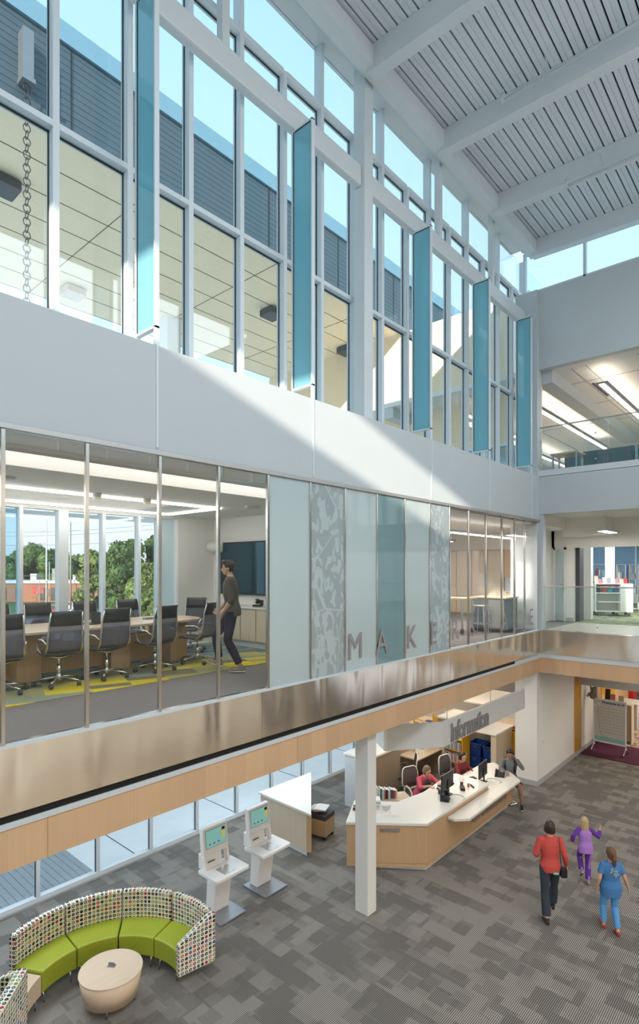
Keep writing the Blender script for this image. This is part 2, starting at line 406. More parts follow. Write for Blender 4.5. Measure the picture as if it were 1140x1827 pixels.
def text(name, s, size, m, T, depth=.006, parent=None, bold=0, spacing=1.0, align='LEFT'):
    """lettering turned into a mesh; T places the x-right / y-up text plane"""
    cu = bpy.data.curves.new(name, 'FONT'); cu.body = s; cu.size = size; cu.extrude = depth / 2; cu.offset = bold; cu.space_character = spacing; cu.align_x = align; cu.resolution_u = 4
    t = bpy.data.objects.new(name, cu); COL.objects.link(t)
    bpy.context.view_layer.update()
    me = bpy.data.meshes.new_from_object(t.evaluated_get(bpy.context.evaluated_depsgraph_get()))
    bpy.data.objects.remove(t); me.name = name; me.transform(T); me.materials.clear(); me.materials.append(M[m])
    o = bpy.data.objects.new(name, me); COL.objects.link(o)
    if parent is not None: o.parent = parent
    return o
def frame3(o, xa, ya):
    """matrix with text x axis = xa, y axis = ya, origin o"""
    xa = Vector(xa).normalized(); ya = Vector(ya).normalized(); za = xa.cross(ya)
    return Matrix(((xa.x, ya.x, za.x, o[0]), (xa.y, ya.y, za.y, o[1]), (xa.z, ya.z, za.z, o[2]), (0, 0, 0, 1)))

# ================================================================== STRUCTURE
F2 = 4.15; F3 = 8.37; YF = 14.8; XE = -4.65
def S(name, mb, m, label=None, parent=None, bevel=0):
    o = mb.obj(name, m, parent, bevel=bevel)
    if parent is None: struct(o, label)
    return o
# --- ground floor
S('floor', MB().box(-4.65, 11, -13.3, 18.35, -.1, 0), 'carpet', 'grey striped carpet tiles of the ground floor hall')
S('floor', MB().box(-.2, 11, 20.05, 34, -.1, 0), 'carpet2', 'tan mosaic carpet beyond the purple strip')
S('floor', MB().box(-4.65, -.2, 18.35, 34, -.1, 0).box(-.2, 11, 18.35, 20.05, -.1, -.012), 'carpet', 'grey carpet behind the white wall')
# --- roof deck: profiled strips with dark shadow gaps, falling gently towards +X
RS = -.030
def zr(x): return 14.40 + RS * x
mb = MB(); k = 0; x = -.28
while x < 11.2:
    for (a, b, dz) in ((.0, .075, 0), (.075, .082, .006), (.085, .165, 0)):
        za, zb = zr(x + a) + dz, zr(x + b) + dz
        mb.add([(x + a, -13.5, za), (x + b, -13.5, zb), (x + b, YF + .2, zb), (x + a, YF + .2, za), (x + a, -13.5, za + .05), (x + b, -13.5, zb + .05), (x + b, YF + .2, zb + .05), (x + a, YF + .2, za + .05)],
               [(0, 3, 2, 1), (4, 5, 6, 7), (0, 1, 5, 4), (2, 3, 7, 6), (1, 2, 6, 5), (3, 0, 4, 7)])
    x += .195
S('ceiling', mb, 'deck', 'ribbed pale metal roof deck over the atrium')
S('ceiling', MB().add([(-.6, -13.5, 14.52), (11.3, -13.5, 14.17), (11.3, 15.2, 14.17), (-.6, 15.2, 14.52), (-.6, -13.5, 14.6), (11.3, -13.5, 14.25), (11.3, 15.2, 14.25), (-.6, 15.2, 14.6)],
   [(0, 3, 2, 1), (4, 5, 6, 7), (0, 1, 5, 4), (2, 3, 7, 6), (1, 2, 6, 5), (3, 0, 4, 7)]), 'black', 'dark gap layer above the roof deck')
# --- roof beams
BY = [-11.5, -8.5, -5.4, -2.5, .3, 2.2, 4.45, 7.48, 9.82, 12.32, 14.66]
for y in BY:
    mb = MB(); h = .10
    x0, x1 = -.12, 11.1
    def pr8(a, b, c, d):  # sloped bar: y half width a, z below deck b..c
        return [(x0, y - a, zr(x0) - b), (x0, y + a, zr(x0) - b), (x0, y + a, zr(x0) - c), (x0, y - a, zr(x0) - c), (x1, y - a, zr(x1) - b), (x1, y + a, zr(x1) - b), (x1, y + a, zr(x1) - c), (x1, y - a, zr(x1) - c)]
    Fq = [(0, 1, 2, 3), (7, 6, 5, 4), (0, 4, 5, 1), (1, 5, 6, 2), (2, 6, 7, 3), (3, 7, 4, 0)]
    mb.add(pr8(.11, .0, .43, 0), Fq)
    S('roof_beam', mb, 'steelw', 'white steel roof beam', bevel=.012)
# --- clerestory of the left wall: eave plate, windows, transoms, columns, long tube beam
S('trim_1', MB().box(-.22, .02, -13.3, YF, 14.04, 14.36).box(-.32, -.22, -13.3, YF, 14.14, 14.5).box(-.78, -.32, -13.3, YF, 14.37, 14.5), 'steelw', 'white eave plate above the clerestory')
ks = list(range(-16, 16)); Yk = [2.534 + .8565 * k for k in ks]
S('trim_2', MB().box(-.78, -.02, -13.3, YF, 8.12, 8.235), 'steelw', 'white sill of the clerestory')
wi = 0
for k, y in zip(ks, Yk):
    if y < -3: continue
    wi += 1
    top = 14.37 if k % 2 else 13.36
    y2 = y + .8565
    fr = MB().box(-.76, -.60, y - .036, y + .036, 8.23, top)
    fr.box(-.76, -.60, y + .036, y2 - .036, 10.45, 10.52)
    fr.box(-.76, -.60, y + .036, y2 - .036, 13.30, 13.38)
    fr.box(-.76, -.62, y + .036, y2 - .036, 8.23, 8.29)
    f = struct(fr.obj('window_%d' % wi, 'alu', bevel=.004), 'aluminium framed clerestory bay')
    g = MB(); e = .024
    for (ya, yb, za, zb) in ((y + .036, y2 - .036, 8.29, 10.45), (y + .036, y2 - .036, 10.52, 13.30)):
        g.box(-.73, -.715, ya, yb, za, zb)
    if k % 2: g.box(-.73, -.715, y + .036, y + .036 + .8565 * 2 - .07, 13.38, 14.37)
    g.obj('pane', 'glass', f)
    ga = MB()
    for (ya, yb, za, zb) in ((y + .036, y2 - .036, 8.29, 10.45), (y + .036, y2 - .036, 10.52, 13.30)):
        for (p, q, r_, t) in ((ya, ya + .012, za, zb), (yb - .012, yb, za, zb), (ya, yb, zb - .02, zb)):
            ga.box(-.712, -.698, p, q, r_, t)
    ga.obj('gasket', 'alud', f)
# wall below near start (solid, out of view)
S('wall_left', MB().box(-.6, 0, -13.3, -3.2, 7.1, 14.4).box(-.6, 0, -13.3, .9, 3.43, 7.1).box(-4.65, -4.5, -13.3, -1, 0, 3.5), 'white', 'white wall beyond the near end of the glazing')
col_y = 7.5
S('column', MB().box(-.53, -.29, 7.54, 7.79, 8.2, 14.40), 'steelw', 'square white steel column in front of the clerestory', bevel=.012)
S('column', MB().box(-.37, -.10, col_y - .12, col_y + .12, 0, 3.1), 'white2', 'square white steel column standing in the hall beside the service desk', bevel=.012)
for y in (4.557, 10.19, 12.73, 2.2, -.3):
    S('post', MB().box(-.48, -.355, y, y + .125, 12.64, 14.40), 'steelw', 'short white post between tube beam and roof', bevel=.008)
for (a, b) in ((-13.3, 7.54), (7.79, YF)):
    S('tube_beam', MB().box(-.49, -.345, a, b, 12.305, 12.66), 'steelw', 'long white rectangular tube beam across the windows', bevel=.03)
# teal fins
for y in (3.37, 5.93, 9.26, 11.81, 14.28, .7):
    fr = MB().box(-.025, .0, y - .03, y + .03, 8.23, 12.30).box(-.42, -.395, y - .03, y + .03, 8.23, 12.30).box(-.40, 0, y - .03, y + .03, 12.275, 12.30).box(-.40, 0, y - .03, y + .03, 8.42, 8.45)
    f = fr.obj('window_fin', 'alu', bevel=.003)
    lab = {3.37: 'leftmost whole teal glass fin, in front of the tall left windows', 5.93: 'teal glass fin left of the big white column', 9.26: 'teal glass fin next right of the big white column', 11.81: 'pale blue glass fin second from the far corner', 14.28: 'pale glass fin in the far corner'}.get(y, 'teal glass fin beyond the left picture edge')
    tag(f, lab, 'window fin', 'glass fins of the clerestory')
    MB().box(-.395, -.025, y - .012, y + .012, 8.45, 12.275).obj('fin_glass', 'fin', f)
    MB().box(-.394, -.382, y - .018, y - .012, 8.45, 12.275).box(-.36, -.025, y - .018, y - .012, 12.262, 12.275).obj('gasket', 'alud', f)
# fascia panels
J = [-13.3, -8, -3, .8, 3.37, 5.93, 9.26, 11.81, 14.28, YF]
for a, b in zip(J[:-1], J[1:]):
    S('wall_left', MB().box(-.15, 0, a + .004, b - .004, 7.07, 8.225), 'white', 'white fascia panel below the clerestory')
S('trim_3', MB().box(-.14, -.006, -13.3, YF, 7.07, 8.2), 'steelw', 'backing of the fascia joints')
for y in J[3:-1]: S('trim_4', MB().box(-.01, .008, y - .012, y + .012, 7.1, 8.23), 'alu', 'joint strip in the white fascia')
S('trim_5', MB().box(-.06, .03, -13.3, YF, 7.015, 7.07), 'trimst', 'steel head rail above the glass partition', bevel=.004)
# --- level 2 glass partition
P = [.3357, .4779, .6305, .7812, .9327, 1.0852, 1.2318, 1.3873, 1.5439, 1.7007, 1.8446, 1.9961, 2.1496, 2.3032, 2.4413, 2.56, 2.70]
P = [5.4 * p for p in P]; P = [P[0] - .82] + P
kind = {5: 'frost', 6: 'frostp', 7: 'frost', 8: 'frostt', 9: 'frost', 10: 'frostp2'}
for i in range(len(P) - 1):
    a, b = P[i], P[i + 1]
    m_ = kind.get(i, 'glassc')
    f = struct(MB().box(-.03, .012, a - .018, a + .018, F2 + .03, 7.015).obj('window_%d' % (wi + i + 1), 'post', bevel=.003), 'stainless post and glass sheet of the upper floor partition')
    MB().box(-.012, 0, a + .018, b - .018, F2 + .03, 7.015).obj('pane', m_, f)
S('trim_6', MB().box(-.04, .02, -13.3, YF, F2, F2 + .03), 'alu', 'bottom rail of the glass partition')
S('wall_left', MB().box(-.06, .02, -13.3, P[0], F2, 7.03), 'white', 'white wall before the glass partition')
# blind behind the teal panel (rolled shade seen through etched glass)
# steel fascia, slot, ledge, wood band
for a, b in ((-13.3, 1.0), (1.0, 4.91), (4.91, 8.6), (8.6, 12.3), (12.3, YF)):
    S('trim_7', MB().box(-.2, .02, a + .002, b - .002, 3.55, F2), 'steel', 'stainless steel sheet along the floor edge')
S('trim_8', MB().box(-.30, -.004, -13.3, 13.2, 3.475, 3.55), 'black', 'black strip painting the shaded slot below the stainless sheet')  # solid black strip, paints the shade of the recess under the sheet
S('trim_9', MB().box(-.3, .012, -13.3, YF, 3.42, 3.475).box(-.3, 0, 13.2, YF, 3.475, 3.55), 'steelw', 'pale ledge above the beech band')
for a, b in ((-13.3, 2.2), (2.2, 5.6), (5.6, 9.2), (9.2, YF)):
    S('trim_10', MB().box(-.2, 0, a + .002, b - .002, 3.04, 3.42), 'woodb', 'beech veneer band under the floor edge')
S('ceiling', MB().box(-4.65, -.2, -13.3, 14.9, 3.08, 3.2), 'white2', 'ceiling over the ground floor below the meeting rooms')
# --- level 2 slab and rooms
S('floor', MB().box(-5.2, -.02, -6, 18.0, 3.3, F2 - .012), 'grayfloor', 'grey carpet of the upper corridor and rooms')
S('ceiling', MB().box(-6.9, -1.28, -.6, 8.0, 6.92, 7.2).box(-1.30, -.70, -.6, 7.95, 7.2, 7.35).box(-.72, -.02, -.6, 7.95, 7.03, 7.2).box(-.8, -.05, -.6, 7.95, 7.2, 7.35), 'white2', 'white ceiling of the meeting room')
S('ceiling', MB().box(-6.9, -.1, 8.12, 18.0, 6.98, 7.3), 'white2', 'white ceiling of the maker room')
S('ceiling', MB().box(-7, -.5, -6, 22, 7.9, 8.1), 'roofm', 'pale flat roof over the meeting rooms')
# room cove
S('trim_11', MB().box(-.74, -.72, -.4, 8.0, 6.97, 7.2), 'white2', 'lip of the lit ceiling cove')
S('wall_right', MB().box(-5.2, -.05, 8.0, 8.12, F2, 7.02), 'white2', 'cream end wall of the meeting room behind the screen')
S('wall_back', MB().box(-5.2, -5.03, 7.03, 8.0, F2 - .6, 7.02).box(-5.2, -5.03, -6, 7.03, 6.86, 7.02).box(-4.85, -4.6, 6.0, YF, 3.1, F2).box(-4.85, -4.6, -6, 6.0, 3.1, F2 + .03), 'white2', 'window wall of the meeting room')
S('wall_near', MB().box(-5.05, -.05, -.6, -.45, F2, 7.02), 'white2', 'near end wall of the meeting room')
wj = wi + len(P)
Wy = [1.04 * v for v in [-.4, .36, 1.1, 1.85, 2.55, 3.0, 3.65, 4.36, 5.12, 5.86, 6.30, 6.76]]
for i in range(len(Wy) - 1):
    a, b = Wy[i], Wy[i + 1]; wj += 1
    hw = .09 if abs(a - 4.5344) < .01 else .03
    f = struct(MB().box(-5.18, -5.02, a - hw, a + hw, F2, 6.86).box(-5.18, -5.06, a, b, F2, F2 + .06).obj('window_%d' % wj, 'alu'), 'tall exterior window of the meeting room')
    MB().box(-5.14, -5.13, a + hw, b - .03, F2 + .06, 6.86).obj('pane', 'frost' if i == len(Wy) - 2 else ('glassb' if i in (4, 5) else 'glass'), f)
# maker room back wall & corner
S('wall_maker', MB().box(-6.5, -.78, 18.0, 18.15, F2, 7.32).box(-4.8, -4.65, 8.12, 18, F2, 7.0).box(-.86, -.78, YF + .2, 18.0, F2, 7.32), 'white2', 'white wall above the maker room cabinets')
# ground windows
Gy = [-3.9, -2.78, -1.66, -.54, .58, 1.70, 2.82, 3.92, 5.0, 6.12, 7.24, 8.36, 9.48, 10.60, 11.72, 12.84, 13.96, 15.08]
for a, b in zip(Gy[:-1], Gy[1:]):
    wj += 1
    f = struct(MB().box(-4.72, -4.60, a - .03, a + .03, 0, 3.1).box(-4.72, -4.60, a + .03, b - .03, 0, .09).box(-4.72, -4.6, a + .03, b - .03, 2.95, 3.1).obj('window_%d' % wj, 'alu', bevel=.004), 'floor to ceiling window of the ground floor')
    MB().box(-4.67, -4.66, a + .03, b - .03, .09, 2.95).obj('pane', 'glassg', f)
    MB().box(-4.655, -4.645, a + .03, a + .045, .09, 2.95).box(-4.655, -4.645, b - .045, b - .03, .09, 2.95).obj('gasket', 'alud', f)
S('baseboard_left', MB().box(-4.6, -4.55, -4, 15, 0, .03), 'greyb', 'grey strip under the ground floor windows')
S('wall_left', MB().box(-4.8, -4.6, 15.1, 34, 0, 3.1), 'white2', 'wall of the work room')
# --- far wall (faces the camera)
S('wall_far', MB().box(-.55, 11, YF, YF + .2, 11.05, 13.13), 'white', 'tall white wall below the far clerestory')
S('wall_far', MB().box(-.02, 11, YF, YF + .2, 7.22, F3 - .16), 'white', 'white band between the two balconies')
S('trim_12', MB().box(-.02, 11, YF - .012, YF + .3, F3 - .15, F3), 'steelw', 'pale edge of the top balcony')
S('wall_far', MB().box(-.6, -.02, YF - .1, YF + .2, F2, 13.14).box(-.02, .1, YF + .02, YF + .2, F2, 7.22), 'white', 'white corner pier at the end of the glazing')
for (a, b) in ((.02, 3.4), (3.4, 7.2), (7.2, 11)):
    S('trim_13', MB().box(a + .002, b - .002, YF - .02, YF + .2, 3.56, F2 + .02), 'steel', 'stainless steel sheet along the far floor edge')
    S('trim_14', MB().box(a - .02, b - .002, YF, YF + .2, 3.05, 3.44), 'woodb', 'beech band under the far floor edge')
S('trim_15', MB().box(0, 11, YF - .01, YF + .2, 3.44, 3.56), 'steelw', 'pale ledge above the far beech band')
S('ceiling', MB().box(-.1, 11, YF + .2, 34, 3.07, 3.2), 'greyb', 'ceiling under the far balcony')
S('ceiling', MB().box(-4.65, -.1, YF, 34, 3.07, 3.2), 'white2', 'ceiling of the work room')
Cx = [-.4, 1.12, 2.75, 4.4, 6, 7.6, 9.2, 10.9]
for a, b in zip(Cx[:-1], Cx[1:]):
    wj += 1
    f = struct(MB().box(a - .03, a + .03, YF, YF + .12, 13.13, 14.25).box(a, b, YF, YF + .12, 13.13, 13.17).obj('window_%d' % wj, 'alu'), 'far clerestory window')
    MB().box(a + .03, b - .03, YF + .05, YF + .06, 13.17, 14.25).obj('pane', 'glass', f)
# --- near end and right side, closing the hall behind the camera
S('wall_near', MB().box(-.6, 11, -13.5, -13.3, 0, 13.13), 'white', 'near end wall of the hall')
S('wall_right', MB().box(11, 11.2, -13.3, 20, 0, 8.4).box(11, 11.2, -13.3, -5, 8.4, 14.3), 'white', 'right side wall of the hall')
S('trim_16', MB().box(11, 11.15, -5, 14.8, 13.8, 14.3), 'steelw', 'head of the right clerestory')
for k in range(14):
    S('post', MB().box(11, 11.15, -5 + k * 1.5, -4.9 + k * 1.5, 8.4, 13.8), 'alu', 'mullion of the right clerestory')
S('floor', MB().box(5.8, 11, -13.3, YF, 3.6, F2), 'tile', 'floor of the balcony opposite')
S('trim_17', MB().box(5.75, 5.8, -13.3, YF, 3.1, F2), 'woodb', 'beech front of the balcony opposite')
S('floor', MB().box(7.4, 11, -13.3, YF, 7.9, F3), 'white', 'floor of the top balcony opposite')

# --- level 2 beyond the far balcony edge
S('floor', MB().box(.02, 11, YF + .2, 17.85, F2 - .3, F2), 'tile', 'pale tiled corridor floor beyond the glass rail')
S('floor', MB().box(-3, 11, 17.85, 34, F2 - .3, F2 - .004), 'carpetg', 'olive patterned carpet of the upstairs reading room')
S('ceiling', MB().box(-.1, 11, YF + .2, 18, 7.3, 7.5).box(-3, 11, 18.16, 34, 7.1, 7.5), 'white2', 'white ceiling of the upstairs corridor')
S('wall_back', MB().box(-.78, -.70, 18.0, 18.15, F2, 7.2).box(-.36, -.12, 18.0, 18.2, F2, 7.32).box(-.78, -.36, 18.0, 18.15, 6.45, 7.32).box(-.12, 11, 18.0, 18.2, 6.44, 7.32).box(-.2, 1.0, 17.2, 18, 6.75, 7.3), 'white2', 'white corridor wall with a wide opening')
S('baseboard_back', MB().box(-.36, -.12, 17.97, 18.0, F2, F2 + .12), 'greyb', 'grey base on the corridor wall')
S('wall_back', MB().box(-3, -.4, 18.2, 18.3, F2, 7.1).box(-3, 9, 30, 30.2, F2, 4.9).box(-3, 9, 30, 30.2, 6.9, 7.1), 'white2', 'far wall of the reading room')
d = struct(MB().box(-.72, -.66, 17.96, 18.02, F2, 6.45).box(-.40, -.34, 17.96, 18.02, F2, 6.45).box(-.72, -.34, 17.96, 18.02, 6.39, 6.45).obj('door_1', 'alu'), 'narrow glazed door beside the upstairs corridor wall')
MB().box(-.66, -.40, 17.98, 17.99, F2 + .02, 6.39).obj('pane', 'frost', d)
MB().box(-.44, -.42, 17.9, 17.96, 5.1, 5.3).obj('door_handle', 'chrome', d)
MB().box(-.14, .0, 18.2, 18.6, F2, 6.44).obj('jamb', 'darkg'); struct(bpy.data.objects['jamb'], 'dark jamb of the wide opening')
for (x, y) in ((-.08, 19.3), (-.12, 22.1)):
    c = MB().box(x - .13, x + .13, y - .13, y + .13, F2, 7.1).obj('column', 'white2'); struct(c, 'cream column in the upstairs reading room')
# blue-shaded windows of reading room
for k in range(6):
    a = -3 + k * 2.0
    f = struct(MB().box(a, a + .08, 30.0, 30.1, 4.9, 6.9).box(a, a + 2, 30, 30.1, 4.9, 4.96).obj('window_%d' % (wj + 20 + k), 'alu'), 'reading room window with a blue shade')
    MB().box(a + .08, a + 2, 30.05, 30.07, 4.96, 6.9).obj('shade', mat('blue_shade', (.30, .46, .66), .8), f)
# rails: glass sheets with a slim top rail
def rail(x0, x1, y, z0, z1, lab, step=1.35):
    r = thing('glass_railing', lab, 'railing', (x0, y, z0)); n = max(1, round((x1 - x0) / step)); st = (x1 - x0) / n
    for i in range(n): MB().box(i * st + .01, (i + 1) * st - .01, -.008, .008, .0, z1 - z0 - .03).obj('glass_sheet', 'glassrail', r)
    MB().box(0, x1 - x0, -.018, .018, z1 - z0 - .03, z1 - z0).obj('top_rail', 'trimst', r, bevel=.005)
    for i in range(n + 1):
        for zz in (.15, .8): MB().tube([(i * st, .0, zz), (i * st, .05, zz)], .018, 8).obj('clamp', 'chrome', r)
    return r
rail(0.05, 10.9, YF + .04, F2 + .02, 5.34, 'waist high glass railing on the middle balcony at the far end')
rail(-.0, 10.9, YF + .04, F3, 9.52, 'glass railing on the top balcony at the far end')
# --- level 3 behind the top balcony: white ceiling, beams, pendants, desks
S('floor', MB().box(-4, 11, YF + .3, 36, F3 - .3, F3 - .02), 'tile', 'floor of the top level')
S('ceiling', MB().box(-8, 11, YF + .2, 40, 11.06, 11.2), 'white2', 'white panelled ceiling of the top level')
S('wall_back', MB().box(-8, 11, 40, 40.2, F3, 11.1), 'white2', 'distant wall of the top level')
S('wall_left', MB().box(-.62, -.05, YF + .2, YF + .35, F3, 11.06).box(-8, -7.8, YF + .2, 40, F3, 11.06), 'white2', 'left wall of the top level')
S('trim_18', MB().box(-.15, .25, YF + .25, 40, 10.72, 11.06).box(-5.2, -4.8, YF + .25, 40, 10.72, 11.06), 'white', 'long white ceiling downstand of the top level')
S('column', MB().box(-.12, .22, 24.2, 24.5, F3, 10.75), 'white', 'white square column upstairs under the downstand')
for x in (1.0, 2.2, .65, 2.6, -2.4):
    S('trim_19', MB().box(x, x + .02, YF + .5, 36, 11.045, 11.062), 'greyb', 'thin joint in the top ceiling')
for y in (16.6, 19, 21.5): S('trim_20', MB().box(-3, 6, y, y + .015, 11.05, 11.062), 'greyb', 'cross joint in the top ceiling')
for (x, y) in ((.72, 16.9), (.9, 20.8)):
    v = MB().box(x, x + .05, y, y + 1.5, 11.035, 11.062).obj('slot_diffuser', 'darkg'); tag(v, 'slim dark air slot in the top ceiling, ' + ('nearer the balcony' if y < 18 else 'further back'), 'air vent', 'ceiling air slots')
def pendant(x, y, n, z, lab, drop=.42, unit=1.0, lm='ledw'):
    p = thing('linear_pendant', lab, 'pendant light', (x, y, z))
    L_ = n * unit
    mb = MB().add([(-.15, 0, .05), (-.11, 0, .0), (.11, 0, 0), (.15, 0, .05), (0.09, 0, .045), (-.09, 0, .045), (-.15, L_, .05), (-.11, L_, .0), (.11, L_, 0), (.15, L_, .05), (0.09, L_, .045), (-.09, L_, .045)],
                  [(0, 1, 2, 3, 4, 5), (11, 10, 9, 8, 7, 6), (0, 6, 7, 1), (1, 7, 8, 2), (2, 8, 9, 3), (3, 9, 10, 4), (4, 10, 11, 5), (5, 11, 6, 0)])
    mb.obj('housing', 'greym', p)
    for k in range(n): MB().box(-.06, .06, k * unit + .04, (k + 1) * unit - .04, -.012, -.002).obj('lamp', lm, p)
    MB().box(-.06, .06, .05, L_ - .05, .052, .056).obj('uplight', 'uplight', p)
    for yy in (.05, L_ - .05): MB().tube([(0, yy, .05), (0, yy, drop)], .005, 5).obj('cable', 'alu', p)
    return p
pendant(1.27, 15.7, 7, 10.62, 'long lit pendant nearest the top glass railing')
pendant(-.82, 16.3, 8, 10.62, 'long lit pendant behind the white downstand, seen left')
pendant(-3.3, 21.5, 6, 10.62, 'distant lit pendant low at the left of the top opening')
area('pendant_glow', (1.27, 19, 10.75), .3, 7, 16, WARM, (PI, 0, 0)); area('pendant_glow', (-.9, 20, 10.75), .3, 8, 22, WARM, (PI, 0, 0)); area('pendant_glow', (-3.3, 25, 10.75), .3, 8, 16, WARM, (PI, 0, 0))
area('pendant_glow', (1.5, 20, 10.5), .3, 7, 22, NEUT)
ex = MB().box(-.2, .2, -.02, .02, -.09, .09).obj('exit_sign', mat('exit_green', (.02, .35, .12), .5), loc=(-3.1, 28.6, 10.42)); tag(ex, 'small green exit sign hanging far back on the top level', 'exit sign')
text('lettering', 'EXIT', .14, 'paper', frame3((-.17, -.022, -.05), (1, 0, 0), (0, 0, 1)), parent=ex)
# desks along the top balcony
def top_desk(x, y, n, lab):
    t = thing('reading_desk', lab, 'table', (x, y, F3))
    MB().box(0, n, 0, .6, .46, .50).obj('tabletop', 'woodt', t, bevel=.004)
    for a, b in ((.03, .03), (n - .08, .03), (.03, .52), (n - .08, .52)): MB().box(a, a + .05, b, b + .05, 0, .46).obj('leg', 'chrome', t)
top_desk(.12, 15.25, .72, 'small table with metal legs behind the left end of the top railing')
top_desk(2.1, 15.35, 1.6, 'table with metal legs behind the right part of the top railing')
c = MB().box(.9, 2.0, 15.6, 16.0, F3, F3 + .4).box(0.0, 6, 16.8, 17.1, F3, F3 + .75).obj('low_bookcase', 'siding'); tag(c, 'long low dark bookcase behind the top railing', 'bookcase')
# sprinkler pipes on the roof
for (y, x0, z, hang, lab) in ((9.42, 1.33, 14.0, 2.15, 'white sprinkler pipe beside the second roof beam'), (12.05, 1.57, 13.75, 2.3, 'shorter white sprinkler pipe near the far roof beam')):
    t = thing('sprinkler_pipe', lab, 'pipe', (0, y, z))
    MB().tube([(x0, 0, 0), (10.9, 0, -.02)], .032, 10).obj('pipe', 'steelw', t)
    MB().tube([(x0, 0, -.03), (x0, 0, .13)], .038, 10).tube([(x0, 0, .13), (x0, 0, .2)], .02, 8).obj('sprinkler_head', 'steelw', t)
    for q in (hang, hang + 1.6, hang + 3.2, hang + 4.8): MB().tube([(q, 0, 0), (q - .1, 0, .36)], .01, 5).obj('hanger', 'steelw', t)

# --- exterior: high timber-soffited canopy
cn = MB().box(-11.9, -5.1, -16, 21, 13.95, 14.05); S('canopy_soffit', cn, 'soffit', 'timber soffit of the high canopy outside')
mb = MB()
for k in range(13):
    z0 = 13.97 + k * .128; mb.add([(-5.14, -16, z0), (-5.094, -16, z0 + .0), (-5.10, -16, z0 + .128), (-5.14, -16, z0 + .128), (-5.14, 21, z0), (-5.094, 21, z0), (-5.10, 21, z0 + .128), (-5.14, 21, z0 + .128)], [(0, 1, 2, 3), (7, 6, 5, 4), (0, 4, 5, 1), (1, 5, 6, 2), (2, 6, 7, 3), (3, 7, 4, 0)])
S('canopy_face', mb, 'siding', 'slate coloured lapped siding of the canopy')
mb = MB()
for y in (-3, 0, 2.3, 4.7, 7.2, 9.8, 12.6, 15.5, 18): mb.box(-5.10, -5.08, y, y + .012, 13.95, 15.6)
S('canopy_joint', mb, 'black', 'joint of the siding')
S('canopy_roof', MB().box(-12, -5.04, -16, 21.2, 15.62, 16.01).box(-11.9, -5.14, -16, 21, 14.05, 15.62), 'cap', 'metal capped edge of the canopy roof')
mb = MB()
for k in range(8): mb.box(-11.9 + k * .95, -11.888 + k * .95, -16, 21, 13.94, 13.95)
for k in range(9): mb.box(-11.9, -5.1, -12.5 + k * 3.8, -12.488 + k * 3.8, 13.94, 13.95)
S('canopy_joint', mb, 'bark', 'fine joints of the timber soffit')
for y in (10.05, 20.2): S('column', MB().box(-10.6, -10.1, y, y + .5, -.2, 13.95), 'steelw', 'white post carrying the canopy')
for i, (x, y) in enumerate(((-7.3, 4.26), (-7.33, 12.04), (-7.42, 15.91), (-10.7, 7.27))):
    l = thing('canopy_light', ('leftmost dark square', 'middle dark square', 'rightmost dark square', 'pale wooden')[i] + ' downlight under the timber soffit outside', 'light fixture', (x, y, 13.95), 0, 'lights under the canopy')
    MB().rbox(-.28, .28, -.28, .28, -.22, -.04, .03).obj('housing', 'darkg' if i < 3 else 'woodl', l); MB().tube([(0, 0, -.05), (0, 0, 0)], .05, 8).obj('stem', 'darkg', l)
# scupper with rain chain
t = thing('rain_chain', 'ring chain hanging from a grey scupper outside the leftmost window', 'rain chain', (-4.95, 3.86, 8.1))
MB().box(-.2, .08, -.09, .09, 6.30, 7.15).box(-.2, .11, -.11, .11, 6.22, 6.30).obj('scupper', 'greym', t)
mb = MB()
for k in range(52):
    z = 6.15 - k * .118; ring = []
    for j in range(9):
        a = 2 * PI * j / 8; q = .062 * math.cos(a); ring.append((q if k % 2 else 0, 0 if k % 2 else q, z + .075 * math.sin(a)))
    mb.tube(ring, .009, 5)
mb.obj('chain', 'alud', t)
# far roof wing seen through the right end of the clerestory
S('wall_wing', MB().box(-11.9, -.8, 16.2, 16.4, 9.6, 13.95).box(-11.9, -.8, 16.2, 16.4, 8.1, 8.5), 'soffit', 'timber clad wing at the end of the roof')
mb = MB()
for k in range(7): mb.box(-6.9 + k * .95, -6.84 + k * .95, 16.18, 16.4, 8.5, 9.6)
mb.box(-6.9, -.6, 16.18, 16.4, 9.5, 9.6).box(-6.9, -.6, 16.18, 16.4, 8.5, 8.56)
S('wall_wing', mb, 'alu', 'window frames of the roof wing')
S('wall_wing', MB().box(-6.9, -.6, 16.3, 16.31, 8.5, 9.6), 'glassb', 'glass of the roof wing')
# patio and the land around
S('patio', MB().box(-34, -9, -30, 6, -.12, -.02).box(-34, -20, 6, 60, -.12, -.02).box(-9, -4.72, -8, 5.9, -.12, -.02).box(-14, -4.72, 5.9, 6.4, -.12, -.02).box(-20, -4.72, 6.4, 30, -.12, -.02), 'concrete', 'pale concrete patio outside the ground floor windows')  # outer slabs widened and kept pale to bounce light up to the soffit
mb = MB()
for k in range(12): mb.box(-20, -4.72, -8 + k * 2.6 + .9, -7.98 + k * 2.6 + .9, -.03, -.016)
for k in range(5): mb.box(-6.4 - k * 2.2, -6.38 - k * 2.2, 5, 30, -.03, -.016)
S('patio_joint', mb, 'alud', 'joints of the patio slabs')
mb = MB()
for k in range(46): mb.box(-9, -4.74, -.6 + k * .1225, -.6 + k * .1225 + .114, -.02, .0)
mb.obj('deck_boards', mat('deck_timber', (.36, .40, .44), .8, var=.15, scale=9)); struct(bpy.data.objects['deck_boards'], 'grey timber deck boards outside the left windows')
mb = MB()
for k in range(24): mb.box(-9.5, -7.6, 9.8 + k * .1225, 9.8 + k * .1225 + .114, -.02, .0)
mb.obj('deck_boards', 'siding'); struct(bpy.data.objects['deck_boards.001'], 'further deck boards on the patio')
S('column', MB().box(-7.15, -6.85, 8.1, 8.4, -.02, 3.3), 'steelw', 'white post out on the patio')
